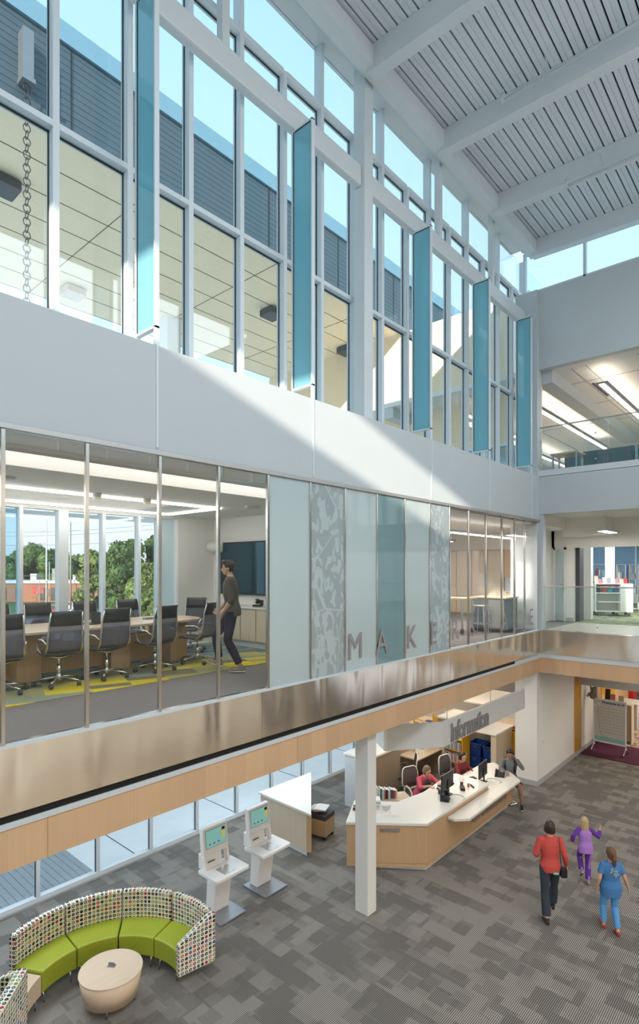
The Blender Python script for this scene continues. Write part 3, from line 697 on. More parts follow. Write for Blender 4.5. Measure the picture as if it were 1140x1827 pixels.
S('terrain', MB().box(-260, -20, -60, 300, -.5, -.3), 'grass', 'grass verge beyond the patio')
S('parking_lot', MB().box(-78, -20, -40, 200, -.3, -.26), 'asphalt', 'grey car park')

# ================================================================== PEOPLE
def remeshed(mb, name, m, parent, voxel=.011, smooth=4, loc=None):
    me = mb.mesh(name); o = bpy.data.objects.new(name, me); COL.objects.link(o)
    r = o.modifiers.new('r', 'REMESH'); r.mode = 'VOXEL'; r.voxel_size = voxel; r.use_smooth_shade = True
    s_ = o.modifiers.new('s', 'SMOOTH'); s_.iterations = smooth; s_.factor = .5
    bpy.context.view_layer.update()
    me2 = bpy.data.meshes.new_from_object(o.evaluated_get(bpy.context.evaluated_depsgraph_get()))
    bpy.data.objects.remove(o); me2.name = name; me2.materials.clear(); me2.materials.append(M[m] if isinstance(m, str) else m)
    q = bpy.data.objects.new(name, me2); COL.objects.link(q)
    if parent is not None: q.parent = parent
    return q
def V3(*a): return Vector(a)
def lerp(a, b, t): return a + (b - a) * t
def hand(mb, wr, d, nrm, side, s=1.0, curl=.5):
    """palm, four unequal bent fingers, thumb from the side of the palm"""
    d = d.normalized(); nrm = (nrm - d * nrm.dot(d)).normalized(); ac = d.cross(nrm) * side
    mb.loft([wr - d * .01 * s, wr + d * .03 * s, wr + d * .075 * s, wr + d * .09 * s], [.024 * s, .036 * s, .042 * s, .038 * s], [.018 * s, .016 * s, .014 * s, .011 * s], side=ac, n=10)
    for i, (off, ln) in enumerate(((.031, .066), (.011, .075), (-.010, .070), (-.030, .055))):
        b = wr + d * .082 * s + ac * off * s; p = [b - d * .015 * s, b]; a = 0; cur = b
        for k in range(3):
            a += curl * (.5 if k == 0 else .8); st = ln * s * (.42, .32, .26)[k]
            cur = cur + (d * math.cos(a) + nrm * math.sin(a)) * st + ac * off * .12 * s; p.append(cur)
        mb.loft(p, [.0095 * s] * 2 + [.009 * s, .0085 * s, .007 * s], [.0095 * s] * 2 + [.009 * s, .0085 * s, .007 * s], n=7)
    t0 = wr + d * .025 * s + ac * .026 * s
    mb.loft([t0, t0 + d * .025 * s + ac * .024 * s, t0 + d * .052 * s + ac * .032 * s + nrm * .012 * s, t0 + d * .07 * s + ac * .028 * s + nrm * .02 * s], [.012 * s, .0115 * s, .010 * s, .008 * s], [.012 * s, .0115 * s, .010 * s, .008 * s], n=7)
def person(label, loc, rz, sc_, J, C, voxel=.009):
    """J joints in metres for a 1.7 m figure facing +Y; C clothes"""
    t = thing('person', label, 'person', loc, rz); s = sc_; wd = C.get('w', 1.0)
    def g(k): return Vector(J[k]) * s
    pel, ch, nk, hd = g('pel'), g('chest'), g('neck'), g('head')
    yaw = J.get('hyaw', 0); nod = J.get('nod', 0); by = J.get('byaw', 0)
    sd = Vector((math.cos(by), math.sin(by), 0)); psd = Vector((math.cos(J.get('pyaw', 0)), math.sin(J.get('pyaw', 0)), 0))
    up = (ch - pel).normalized(); chd = C.get('child', 0)
    def torso(mb, inf=0.0, low=None, wflare=0):
        a = pel - up * .09 * s if low is None else pel - up * low * s
        pts = [a, pel, lerp(pel, ch, .42), lerp(pel, ch, .8), ch + (nk - ch) * .25, ch + (nk - ch) * .72, nk + (nk - ch).normalized() * .0]
        k = s * wd
        rx = [.150 * k + wflare, .168 * k + wflare * .7, (.142 if chd else .130) * k, .150 * k, .168 * k, .135 * k, .058 * s]
        ry = [.105 * k + wflare, .118 * k + wflare * .6, (.100 if chd else .095) * k, .112 * k, .108 * k, .078 * k, .056 * s]
        rx = [v + inf for v in rx]; ry = [v + inf for v in ry]
        for i, q in enumerate(pts[:-1]):
            pass
        mb.loft(pts, rx, ry, side=lerp(psd, sd, .5), n=18, p=2.3)
    def arm(mb, q, inf=0.0, to=1.0, start=0.0):
        sh, el, wr = g('sh' + q), g('el' + q), g('wr' + q)
        inn = lerp(sh, ch + (nk - ch) * .45, .45)
        if to <= .5:
            e_ = lerp(sh, el, to * 2); mb.loft([inn, sh, lerp(sh, e_, .5), e_], [.056 * s + inf, .054 * s + inf, .050 * s + inf, .050 * s + inf * 1.5], [.052 * s + inf] * 2 + [.050 * s + inf, .050 * s + inf * 1.5], n=12, round_=False)
        else:
            u = (to - .5) * 2; w2 = lerp(el, wr, u)
            mb.loft([inn, sh, lerp(sh, el, .5), el, lerp(el, w2, .4), w2], [.056 * s + inf, .053 * s + inf, .044 * s + inf, .038 * s + inf, .039 * s + inf, (.036 - .011 * u) * s + inf], [.056 * s + inf, .053 * s + inf, .044 * s + inf, .038 * s + inf, .037 * s + inf, (.033 - .011 * u) * s + inf], n=12, round_=False)
    def leg(mb, q, inf=0.0, to=1.0, flare=0.0):
        hp, kn, an = g('hip' + q), g('kn' + q), g('an' + q)
        pts = [hp + (hp - kn).normalized() * .03 * s, hp, lerp(hp, kn, .5)]; r = [.082 * s, .088 * s, .072 * s]
        if to > .5:
            u = (to - .5) * 2; e_ = lerp(kn, an, u)
            pts += [kn, lerp(kn, e_, .35), lerp(kn, e_, .8), e_]; r += [.055 * s, .054 * s, (.040 + .0 * u) * s, .037 * s]
            r = [a + inf for a in r]; r[-1] += flare; r[-2] += flare * .8; r[-3] += flare * .35
        else:
            pts = pts[:2] + [lerp(hp, kn, to)]; r = [a + inf for a in r[:2]] + [.07 * s + inf * 1.8]; pts.append(lerp(hp, kn, to * 2 * .98)); r.append(.064 * s + inf * 2.2)
        mb.loft(pts, r, r, n=14)
    # ---- body, one continuous surface
    b = MB(); torso(b)
    for q in 'LR': arm(b, q); leg(b, q)
    hs = s * (1.12 if chd else 1.0)
    R = Matrix.Translation(hd) @ Matrix.Rotation(by + yaw, 4, 'Z') @ Matrix.Rotation(nod, 4, 'X')
    b.loft([lerp(ch, nk, .7), nk, hd - Vector((0, 0, .05 * hs))], [.060 * s, .050 * s, .050 * s], [.060 * s, .050 * s, .050 * s], n=12)
    b.ball((0, -.008 * hs, .02 * hs), (.074 * hs, .092 * hs, .098 * hs), 18, T=R)
    b.loft([(0, .018 * hs, .03 * hs), (0, .028 * hs, -.04 * hs), (0, .038 * hs, -.085 * hs), (0, .045 * hs, -.108 * hs)], [.066 * hs, .060 * hs, .042 * hs, .022 * hs], [.062 * hs, .056 * hs, .042 * hs, .024 * hs], side=R.to_3x3() @ Vector((1, 0, 0)) if 0 else (1, 0, 0), n=14, T=R)
    b.loft([(0, .082 * hs, .018 * hs), (0, .096 * hs, -.012 * hs), (0, .104 * hs, -.036 * hs), (0, .088 * hs, -.044 * hs)], [.007 * hs, .010 * hs, .015 * hs, .012 * hs], [.008 * hs, .010 * hs, .012 * hs, .008 * hs], side=(1, 0, 0), n=8, T=R)
    b.ball((0, .078 * hs, -.068 * hs), (.022 * hs, .014 * hs, .010 * hs), 8, T=R)
    for sx_ in (-1, 1): b.ball((sx_ * .074 * hs, -.006 * hs, -.008 * hs), (.010 * hs, .018 * hs, .030 * hs), 8, T=R); b.ball((sx_ * .033 * hs, .07 * hs, .032 * hs), (.022 * hs, .02 * hs, .010 * hs), 8, T=R)
    for q in 'LR':
        sg = -1 if q == 'L' else 1
        el, wr = g('el' + q), g('wr' + q); d = (wr - el); hd_ = J.get('hd' + q)
        if hd_ is not None: d = Vector(hd_)
        nn = Vector(J.get('hn' + q, (-sg, .3, 0)))
        hand(b, wr, d, nn, J.get('hs' + q, sg if q == 'R' else sg), s * 1.0, J.get('curl', .45))
        an = g('an' + q); fd = Vector(J.get('ft' + q, (0, 1, 0))).normalized()
        b.loft([an, an - Vector((0, 0, .05 * s)), an + fd * .05 * s - Vector((0, 0, .06 * s))], [.036 * s, .034 * s, .03 * s], [.036 * s, .034 * s, .02 * s], n=8)
    body = remeshed(b, 'body', C['skin'], t, voxel * s, 3)
    # eyes and brows painted as small geometry
    for sx_ in (-1, 1):
        e_ = MB().ball((sx_ * .033 * hs, .083 * hs, .012 * hs), (.012 * hs, .008 * hs, .007 * hs), 8, T=R); e_.obj('eye', 'dark', body)
    # ---- top
    tp = MB(); torso(tp, .012 * s, C.get('hem', .10), C.get('flare', 0) * s)
    if C.get('sleeve', 1) > .3 or True:
        for q in 'LR': arm(tp, q, .012 * s, C.get('sleeve', .93))
    # neck opening: keep the collar low
    top = remeshed(tp, C.get('topname', 'shirt'), C['top'], t, .011 * s, 3)
    if C.get('sleevecol'):
        ex_ = MB()
        for q in 'LR': arm(ex_, q, .017 * s, C.get('sleeve', .93))
        remeshed(ex_, 'sleeve', C['sleevecol'], top, .011 * s, 3)
    # ---- trousers
    pt = MB(); pt.loft([pel - up * .07 * s, pel, pel + up * .08 * s], [.155 * s * wd, .170 * s * wd, .145 * s * wd], [.112 * s * wd, .122 * s * wd, .104 * s * wd], side=psd, n=18, p=2.3)
    for q in 'LR': leg(pt, q, .012 * s, C.get('leg', .95), C.get('legflare', .006) * s)
    remeshed(pt, 'trousers' if C.get('leg', .95) > .6 else 'shorts', C['pants'], t, .011 * s, 3)
    # ---- shoes
    for q in 'LR':
        an = g('an' + q); fd = Vector(J.get('ft' + q, (0, 1, 0))).normalized(); dn = Vector(J.get('dn' + q, (0, 0, -1))).normalized()
        sdv = fd.cross(dn); a = an + dn * .055 * s
        sh = MB().loft([a - fd * .075 * s + dn * .0 * s, a - fd * .05 * s, a + fd * .02 * s - dn * .008 * s, a + fd * .10 * s + dn * .008 * s, a + fd * .155 * s + dn * .014 * s, a + fd * .175 * s + dn * .016 * s],
                       [.022 * s, .034 * s, .038 * s, .045 * s, .036 * s, .018 * s], [.026 * s, .036 * s, .042 * s, .026 * s, .02 * s, .012 * s], side=sdv, n=12)
        if C.get('boot', 1): sh.loft([a - fd * .01 * s, an - dn * .01 * s], [.04 * s, .042 * s], [.045 * s, .042 * s], side=sdv, n=12)
        so = remeshed(sh, 'shoe', C['shoe'], t, .008 * s, 2)
        if C.get('sole'):
            MB().loft([a - fd * .078 * s + dn * .026 * s, a - fd * .04 * s + dn * .03 * s, a + fd * .10 * s + dn * .03 * s, a + fd * .178 * s + dn * .024 * s], [.026 * s, .038 * s, .047 * s, .02 * s], [.010 * s] * 4, side=sdv, n=10).obj('sole', C['sole'], so)
    # ---- hair
    H = MB(); hk = C['hair']
    H.ball((0, -.022 * hs, .038 * hs), (.086 * hs, .096 * hs, .098 * hs), 18, T=R)
    if hk == 'bob':
        H.loft([(0, -.03 * hs, .05 * hs), (0, -.032 * hs, .0 * hs), (0, -.03 * hs, -.055 * hs), (0, -.03 * hs, -.078 * hs)], [.090 * hs, .100 * hs, .100 * hs, .082 * hs], [.088 * hs, .084 * hs, .076 * hs, .062 * hs], side=(1, 0, 0), n=16, T=R)
    elif hk == 'long':
        H.loft([(0, -.03 * hs, .05 * hs), (0, -.045 * hs, -.03 * hs), (0, -.065 * hs, -.12 * hs), (0, -.075 * hs, -.20 * hs), (.01, -.085 * hs, -.25 * hs)], [.088 * hs, .092 * hs, .086 * hs, .07 * hs, .035 * hs], [.086 * hs, .07 * hs, .052 * hs, .038 * hs, .02 * hs], side=(1, 0, 0), n=16, T=R)
    elif hk == 'tail':
        H.loft([(0, -.06 * hs, .05 * hs), (0, -.115 * hs, .02 * hs), (0, -.125 * hs, -.05 * hs), (.01 * hs, -.11 * hs, -.13 * hs), (.015 * hs, -.10 * hs, -.19 * hs)], [.03 * hs, .034 * hs, .038 * hs, .034 * hs, .015 * hs], [.03 * hs, .034 * hs, .034 * hs, .028 * hs, .012 * hs], side=(1, 0, 0), n=12, T=R)
        H.loft([(0, -.03 * hs, .04 * hs), (0, -.05 * hs, -.04 * hs), (0, -.05 * hs, -.075 * hs)], [.084 * hs, .078 * hs, .05 * hs], [.08 * hs, .056 * hs, .03 * hs], side=(1, 0, 0), n=14, T=R)
    else:
        H.loft([(0, -.03 * hs, .05 * hs), (0, -.045 * hs, -.01 * hs), (0, -.048 * hs, -.055 * hs)], [.086 * hs, .080 * hs, .062 * hs], [.088 * hs, .066 * hs, .042 * hs], side=(1, 0, 0), n=14, T=R)
        H.ball((0, .045 * hs, .098 * hs), (.06 * hs, .045 * hs, .035 * hs), 12, T=R)
    remeshed(H, 'hair', C['haircol'], t, .008 * s, 2)
    return t, body, top, g
M['hair_dark'] = mat('dark_brown_hair', (.035, .02, .013), .45, var=.35, scale=40)
M['hair_black'] = mat('black_hair', (.012, .01, .009), .4, var=.3, scale=40)
M['hair_brown'] = mat('brown_hair', (.13, .07, .032), .5, var=.35, scale=40)
M['hair_sandy'] = mat('sandy_hair', (.24, .15, .08), .5, var=.3, scale=40)
M['hair_blonde'] = mat('blonde_hair', (.52, .38, .20), .5, var=.3, scale=40)
M['coral'] = mat('coral_knit', (.55, .075, .065), .8, var=.07, scale=9, bump=.15, bscale=90)
M['pink'] = mat('pink_cardigan', (.66, .10, .15), .8, var=.06, scale=9)
M['maroon'] = mat('maroon_shirt', (.19, .02, .025), .7, var=.1, scale=9)
M['jeans'] = mat('dark_jeans', (.028, .040, .062), .8, var=.18, scale=14, bump=.15, bscale=60)
M['navy'] = mat('navy_jeans', (.012, .016, .04), .8, var=.2, scale=14)
M['lilac'] = mat('lilac_top', (.40, .20, .62), .8, var=.06, scale=9)
M['violet'] = mat('deep_violet_knit', (.12, .03, .30), .8, var=.1, scale=12)
M['skyblue'] = mat('bright_blue_trousers', (.10, .33, .70), .8, var=.08, scale=9, bump=.2, bscale=25)
M['teeblue'] = mat('blue_t_shirt', (.055, .19, .46), .8, var=.08, scale=9)
M['olive'] = mat('olive_shirt', (.10, .085, .065), .8, var=.12, scale=12, bump=.15, bscale=40)
M['greysweat'] = mat('grey_sweatshirt', (.15, .16, .17), .85, var=.1, scale=12)
M['tan'] = mat('tan_canvas', (.28, .24, .18), .8, var=.08)
M['red'] = mat('red_shoe', (.42, .03, .04), .6, var=.1)

W_RED = dict(pel=(0, 0, .95), chest=(.0, .02, 1.27), neck=(.0, .01, 1.46), head=(.01, .03, 1.585), hyaw=-.55, nod=-.05,
    shL=(-.165, .01, 1.39), elL=(-.25, -.02, 1.13), wrL=(-.17, .17, 1.02), shR=(.165, .01, 1.39), elR=(.24, -.03, 1.13), wrR=(.30, .06, .90),
    hipL=(-.085, 0, .92), knL=(-.10, -.05, .50), anL=(-.10, -.17, .10), hipR=(.085, 0, .92), knR=(.10, .12, .53), anR=(.10, .20, .16), ftL=(-.1, 1, 0), ftR=(.1, 1, .25), dnR=(0, .25, -1), curl=.9, hnR=(-1, 0, 0), hdR=(.1, .4, -1))
t, b, top, g = person('woman in a coral jumper and dark jeans walking away, phone in hand', (2.16, 9.36, 0), math.radians(34), .935, W_RED,
    dict(skin='skin', top='coral', topname='jumper', pants='jeans', shoe='dark', hair='bob', haircol='hair_dark', sleeve=.93, hem=.11, legflare=.028, w=1.0))
wr = g('wrR')
MB().loft([v_ * .935 for v_ in (Vector((.13, -.06, 1.47)), Vector((.13, -.125, 1.36)), Vector((.135, -.128, 1.15)), Vector((.15, -.135, 1.0)), Vector((.19, -.08, .90)))], [.006] * 5, [.004] * 5, n=6).obj('bag_strap', 'dark', t)
MB().rbox(.15, .25, -.10, .04, .73, .85, .02).obj('shoulder_bag', 'dark', t)
MB().box(.02, .10, -.142, -.125, .80, .825).obj('belt_label', mat('mint_label', (.25, .6, .5), .7), t)

W_PUR = dict(pel=(0, 0, .96), chest=(.0, .05, 1.26), neck=(.0, .08, 1.43), head=(.0, .09, 1.565), hyaw=-.15, nod=.05,
    shL=(-.155, .05, 1.36), elL=(-.32, -.06, 1.25), wrL=(-.33, .02, 1.03), shR=(.155, .05, 1.36), elR=(.34, .0, 1.22), wrR=(.42, .16, 1.36),
    hipL=(-.08, 0, .93), knL=(-.08, .22, .62), anL=(-.09, .02, .30), hipR=(.08, 0, .93), knR=(.06, .0, .50), anR=(.03, -.12, .12), ftL=(0, .6, -.6), dnL=(0, -.6, -.6), ftR=(0, 1, -.1), curl=1.0)
t, b, top, g = person('running child in a lilac top with violet sleeves, long blonde hair', (2.28, 10.85, 0), math.radians(35), .70, W_PUR,
    dict(skin='skin', top='lilac', sleevecol='violet', pants='violet', shoe='greym', hair='long', haircol='hair_blonde', sleeve=.9, hem=.16, flare=.012, legflare=.02, child=1, w=1.0))
st = MB()
for q in 'LR':
    a, c, d = g('hip' + q), g('kn' + q), g('an' + q); pass
    st.loft([a + Vector((.03, -.066, 0)), lerp(a, c, .5) + Vector((.02, -.054, 0)), c + Vector((.01, -.046, 0)), lerp(c, d, .6) + Vector((0, -.040, 0)), d + Vector((0, -.042, .03))], [.018] * 5, [.008] * 5, side=(1, 0, 0), n=8)
remeshed(st, 'trouser_stripe', 'lilac', t, .008, 1)

W_BLU = dict(pel=(0, 0, .95), chest=(.0, .0, 1.25), neck=(.0, -.01, 1.44), head=(.0, .01, 1.58), hyaw=.12, nod=-.08,
    shL=(-.16, 0, 1.37), elL=(-.24, -.05, 1.10), wrL=(-.26, .04, .86), shR=(.16, 0, 1.37), elR=(.27, -.03, 1.10), wrR=(.36, .05, .88),
    hipL=(-.085, 0, .92), knL=(-.11, .10, .52), anL=(-.12, .04, .14), hipR=(.085, 0, .92), knR=(.09, .04, .50), anR=(.09, -.12, .10), ftL=(-.1, 1, .3), dnL=(0, .3, -1), ftR=(.1, 1, 0), curl=.5)
t, b, top, g = person('child in a blue T-shirt and bright blue trousers, brown ponytail, walking away', (3.0, 9.66, 0), math.radians(36), .78, W_BLU,
    dict(skin='skin', top='teeblue', topname='t_shirt', pants='skyblue', shoe='red', hair='tail', haircol='hair_brown', sleeve=.3, hem=.20, flare=.022, legflare=.012, child=1, w=1.1, boot=0))
pr_ = MB(); random.seed(4)
for k in range(16):
    a = random.uniform(0, 6.28); r = random.uniform(.02, .085); cx_, cz_ = r * math.cos(a), .99 + r * math.sin(a) * .9
    pr_.ball((cx_, -.115 + abs(cx_) * .15, cz_), (random.uniform(.008, .02), .006, random.uniform(.012, .028)), 8)
pr_.obj('shirt_print', mat('faded_print', (.24, .36, .45), .8, var=.3, scale=60), top)

W_MAN = dict(pel=(0, 0, .97), chest=(.0, .03, 1.31), neck=(.0, .03, 1.50), head=(.0, .07, 1.63), hyaw=.1, nod=-.05,
    shL=(-.185, .02, 1.43), elL=(-.21, -.02, 1.14), wrL=(-.14, .13, .93), shR=(.185, .02, 1.43), elR=(.22, .05, 1.15), wrR=(.19, .22, .98),
    hipL=(-.09, 0, .94), knL=(-.09, .06, .50), anL=(-.09, -.14, .10), hipR=(.09, 0, .94), knR=(.09, .28, .56), anR=(.09, .22, .17), ftR=(0, 1, .3), dnR=(0, .3, -1), curl=.6)
t, b, top, g = person('man in an olive shirt and navy jeans walking through the meeting room', (-1.45, 5.62, F2), math.radians(132), 1.0, W_MAN,
    dict(skin='skin', top='olive', pants='navy', shoe='tan', sole='whitep', hair='short', haircol='hair_dark', sleeve=.62, hem=.10, flare=.012, legflare=.012, w=1.0))

SEAT = dict(pel=(0, 0, .56), chest=(0, .06, .88), neck=(0, .09, 1.06), head=(0, .14, 1.19),
    shL=(-.165, .07, 1.00), shR=(.165, .07, 1.00), hipL=(-.09, .03, .55), hipR=(.09, .03, .55), knL=(-.13, .46, .55), knR=(.13, .46, .55), anL=(-.13, .42, .12), anR=(.13, .42, .12), curl=.5)
A = dict(SEAT); A.update(chest=(0, .13, .87), neck=(0, .19, 1.04), head=(0, .25, 1.165), shL=(-.165, .15, .985), shR=(.165, .15, .985), elL=(-.25, .36, .86), wrL=(-.10, .56, .985), elR=(.27, .36, .86), wrR=(.20, .62, .985), hyaw=.05, nod=-.3, hnL=(0, 0, -1), hnR=(0, 0, -1), hdL=(.4, 1, -.05), hdR=(-.1, 1, -.05))
t, b, top, g = person('woman in a pink cardigan seated behind the front of the desk, hand on the mouse', (-1.42, 11.20, 0), math.radians(-112), .98, A,
    dict(skin='skin', top='pink', topname='cardigan', pants='jeans', shoe='dark', hair='bob', haircol='hair_sandy', sleeve=.7, hem=.14, flare=.02, w=1.05))
MB().loft([(0, .20, .70), (0, .265, .85), (0, .25, .96)], [.075, .085, .055], [.02, .02, .02], side=(1, 0, 0), n=10).obj('vest', 'darkg', top)
B = dict(SEAT); B.update(elL=(-.24, .20, .80), wrL=(-.12, .44, .78), elR=(.25, .22, .80), wrR=(.14, .46, .79), hyaw=-.25, nod=-.15, hnL=(0, 0, -1), hnR=(0, 0, -1))
person('woman in a maroon shirt seated further along the desk, dark bobbed hair', (-1.15, 12.54, 0), math.radians(-104), .97, B,
    dict(skin='skin', top='maroon', pants='jeans', shoe='dark', hair='bob', haircol='hair_dark', sleeve=.8, hem=.12, flare=.012, w=1.0))
Bo = dict(SEAT); Bo.update(pel=(0, 0, .62), chest=(0, .05, .93), neck=(0, .09, 1.11), head=(.0, .14, 1.235), shL=(-.17, .06, 1.05), shR=(.17, .06, 1.05), hipL=(-.09, .03, .60), hipR=(.09, .03, .60),
    elL=(-.30, .20, .93), wrL=(-.13, .15, 1.13), elR=(.22, .20, .86), wrR=(.10, .40, .88), hdL=(.45, -.1, 1), hnL=(1, 0, 0), hsL=1, hnR=(0, 0, -1), knL=(-.22, .42, .58), anL=(-.28, .36, .12), knR=(.14, .42, .56), anR=(.10, .16, .16), hyaw=.12, nod=-.3, curl=.9)
t, b, top, g = person('youth in grey sweatshirt and black shorts, phone at his ear, at the desk end', (-.20, 13.38, 0), math.radians(-158), 1.0, Bo,
    dict(skin='skin2', top='greysweat', topname='sweatshirt', pants='dark', shoe='dark', sole='whitep', hair='short', haircol='hair_black', sleeve=.95, hem=.12, flare=.012, leg=.44, w=.98))
MB().loft([(-.13, .14, 1.06), (-.11, .14, 1.13), (-.08, .14, 1.22), (-.085, .15, 1.27)], [.018, .014, .016, .018], [.014, .010, .012, .014], n=8).obj('handset', 'dark', t)
MB().loft([(.10, -.03, 1.09), (.105, .14, 1.06), (.11, .17, .9), (.12, .12, .78)], [.024] * 4, [.008] * 4, n=8).loft([(-.10, -.03, 1.09), (-.105, .14, 1.06), (-.11, .17, .9), (-.12, .12, .78)], [.024] * 4, [.008] * 4, n=8).obj('backpack_strap', 'dark', t)
MB().rbox(-.14, .14, -.22, -.09, .66, 1.06, .04).obj('backpack', 'dark', t)

# ================================================================== MEETING ROOM
t = thing('ceiling_light', 'rectangle of bright light strips set in the meeting room ceiling', 'ceiling light', (0, 0, 6.92))
MB().box(-2.96, -2.90, -.2, 6.55, -.03, .02).obj('light_strip', 'led', t); MB().box(-4.64, -4.58, -.2, 6.55, -.03, .02).obj('light_strip', 'led', t); MB().box(-4.58, -2.96, 6.49, 6.55, -.03, .02).obj('light_strip', 'led', t)
c = MB().box(-1.24, -.78, -.4, 7.75, 7.18, 7.195).obj('cove_light', 'cove'); tag(c, 'bright cove light along the glass side of the meeting room ceiling', 'ceiling light')
for (x, y, lab) in ((-3.6, 3.9, 'round ceiling speaker inside the light rectangle'), (-2.2, 2.55, 'round ceiling speaker near the cove, left'), (-2.3, 6.8, 'round ceiling speaker near the screen wall')):
    o = MB().lathe([(.0, 0), (.13, 0), (.15, .02), (.15, .03)], n=20).obj('ceiling_speaker', 'white', loc=(x, y, 6.895)); tag(o, lab, 'speaker', 'ceiling speakers of the meeting room')
for (x, y, lab) in ((-2.75, 4.05, 'left small white sensor under the meeting room ceiling'), (-2.75, 4.9, 'right small white sensor under the meeting room ceiling')):
    o = MB().lathe([(.02, -.1), (.06, -.07), (.07, 0), (.09, .02)], n=14).obj('ceiling_sensor', 'whitep', loc=(x, y, 6.91)); tag(o, lab, 'sensor', 'ceiling sensors of the meeting room')
# carpet field with yellow and blue planks
def plank_carpet():
    m, n, b = mk('plank_carpet'); g = N(n, 'ShaderNodeNewGeometry')
    mp = N(n, 'ShaderNodeMapping'); mp.inputs['Rotation'].default_value = (0, 0, .32); L(n, g.outputs['Position'], mp.inputs[0])
    br = N(n, 'ShaderNodeTexBrick'); br.inputs['Scale'].default_value = 1; br.inputs['Brick Width'].default_value = .22; br.inputs['Row Height'].default_value = .55; br.inputs['Mortar Size'].default_value = 0
    br.inputs['Color1'].default_value = (0, 0, 0, 1); br.inputs['Color2'].default_value = (1, 1, 1, 1); L(n, mp.outputs[0], br.inputs[0])
    s = N(n, 'ShaderNodeSeparateColor'); L(n, br.outputs[0], s.inputs[0])
    def ramp(cs):
        r = N(n, 'ShaderNodeValToRGB'); r.color_ramp.interpolation = 'CONSTANT'; L(n, s.outputs[0], r.inputs[0]); el = r.color_ramp.elements
        el[0].color = (*cs[0], 1); el[1].position = .8; el[1].color = (*cs[-1], 1)
        for k, c_ in enumerate(cs[1:-1]): q = el.new(.2 + .2 * k); q.color = (*c_, 1)
        return r.outputs[0]
    A_ = ramp([(.66, .52, .03), (.42, .38, .12), (.74, .60, .05), (.22, .19, .12), (.30, .34, .24)])
    B_ = ramp([(.12, .22, .30), (.22, .32, .33), (.30, .34, .18), (.10, .17, .22), (.20, .28, .26)])
    sp = N(n, 'ShaderNodeSeparateXYZ'); L(n, g.outputs['Position'], sp.inputs[0]); nz = N(n, 'ShaderNodeTexNoise'); nz.inputs['Scale'].default_value = 3; L(n, g.outputs['Position'], nz.inputs[0])
    xx = math_(n, 'MULTIPLY_ADD', nz.outputs[0], .8, sp.outputs['X']); fa = N(n, 'ShaderNodeMapRange'); fa.inputs[1].default_value = -2.6; fa.inputs[2].default_value = -1.7; L(n, xx, fa.inputs[0])
    L(n, mixc(n, fa.outputs[0], B_, A_), b.inputs['Base Color']); b.inputs['Roughness'].default_value = .95; return m
M['plank'] = plank_carpet()
o = MB().box(-5.0, -1.65, -.4, 7.98, F2 - .011, F2 - .002).obj('floor', 'plank'); struct(o, 'yellow and blue plank carpet of the meeting room')
# table
t = thing('conference_table', 'long boat-shaped oak conference table on panel pedestals', 'table', (-3.25, 4.0, F2))
poly = []
for k in range(40):
    a = 2 * PI * k / 40; cx_, sy_ = math.cos(a), math.sin(a)
    poly.append((.66 * math.copysign(abs(cx_) ** .62, cx_), 2.15 * math.copysign(abs(sy_) ** .62, sy_)))
MB().prism(poly, .70, .74).obj('tabletop', 'woodt', t, bevel=.008)
for y, lab in ((-.85, 0), (.55, 0), (1.65, 0)):
    MB().rbox(-.42, .30, y - .17, y + .17, 0, .70, .01).obj('pedestal', 'woodm', t)
MB().box(-.03, .03, -1.3, 1.3, .05, .5).obj('modesty_panel', 'woodm', t)
o = MB().box(-.15, .15, -.1, .1, 0, .012).box(-.15, .15, .1, .11, 0, .19).obj('laptop', 'dark', loc=(-3.2, 4.15, F2 + .74)); tag(o, 'small black laptop open on the conference table', 'laptop')
o = MB().rbox(-.05, .05, -.09, .09, 0, .03, .02).obj('table_microphone', 'greym', loc=(-3.3, 5.25, F2 + .74)); tag(o, 'small grey conference unit at the right end of the table', 'speakerphone')
o = MB().tube([(-.1, -.3, .01), (.05, -.1, .03), (.1, .1, .012), (0, .3, .01)], .006, 6).obj('cable', 'dark', loc=(-3.15, 4.5, F2 + .74)); tag(o, 'thin black cable lying on the conference table', 'cable')
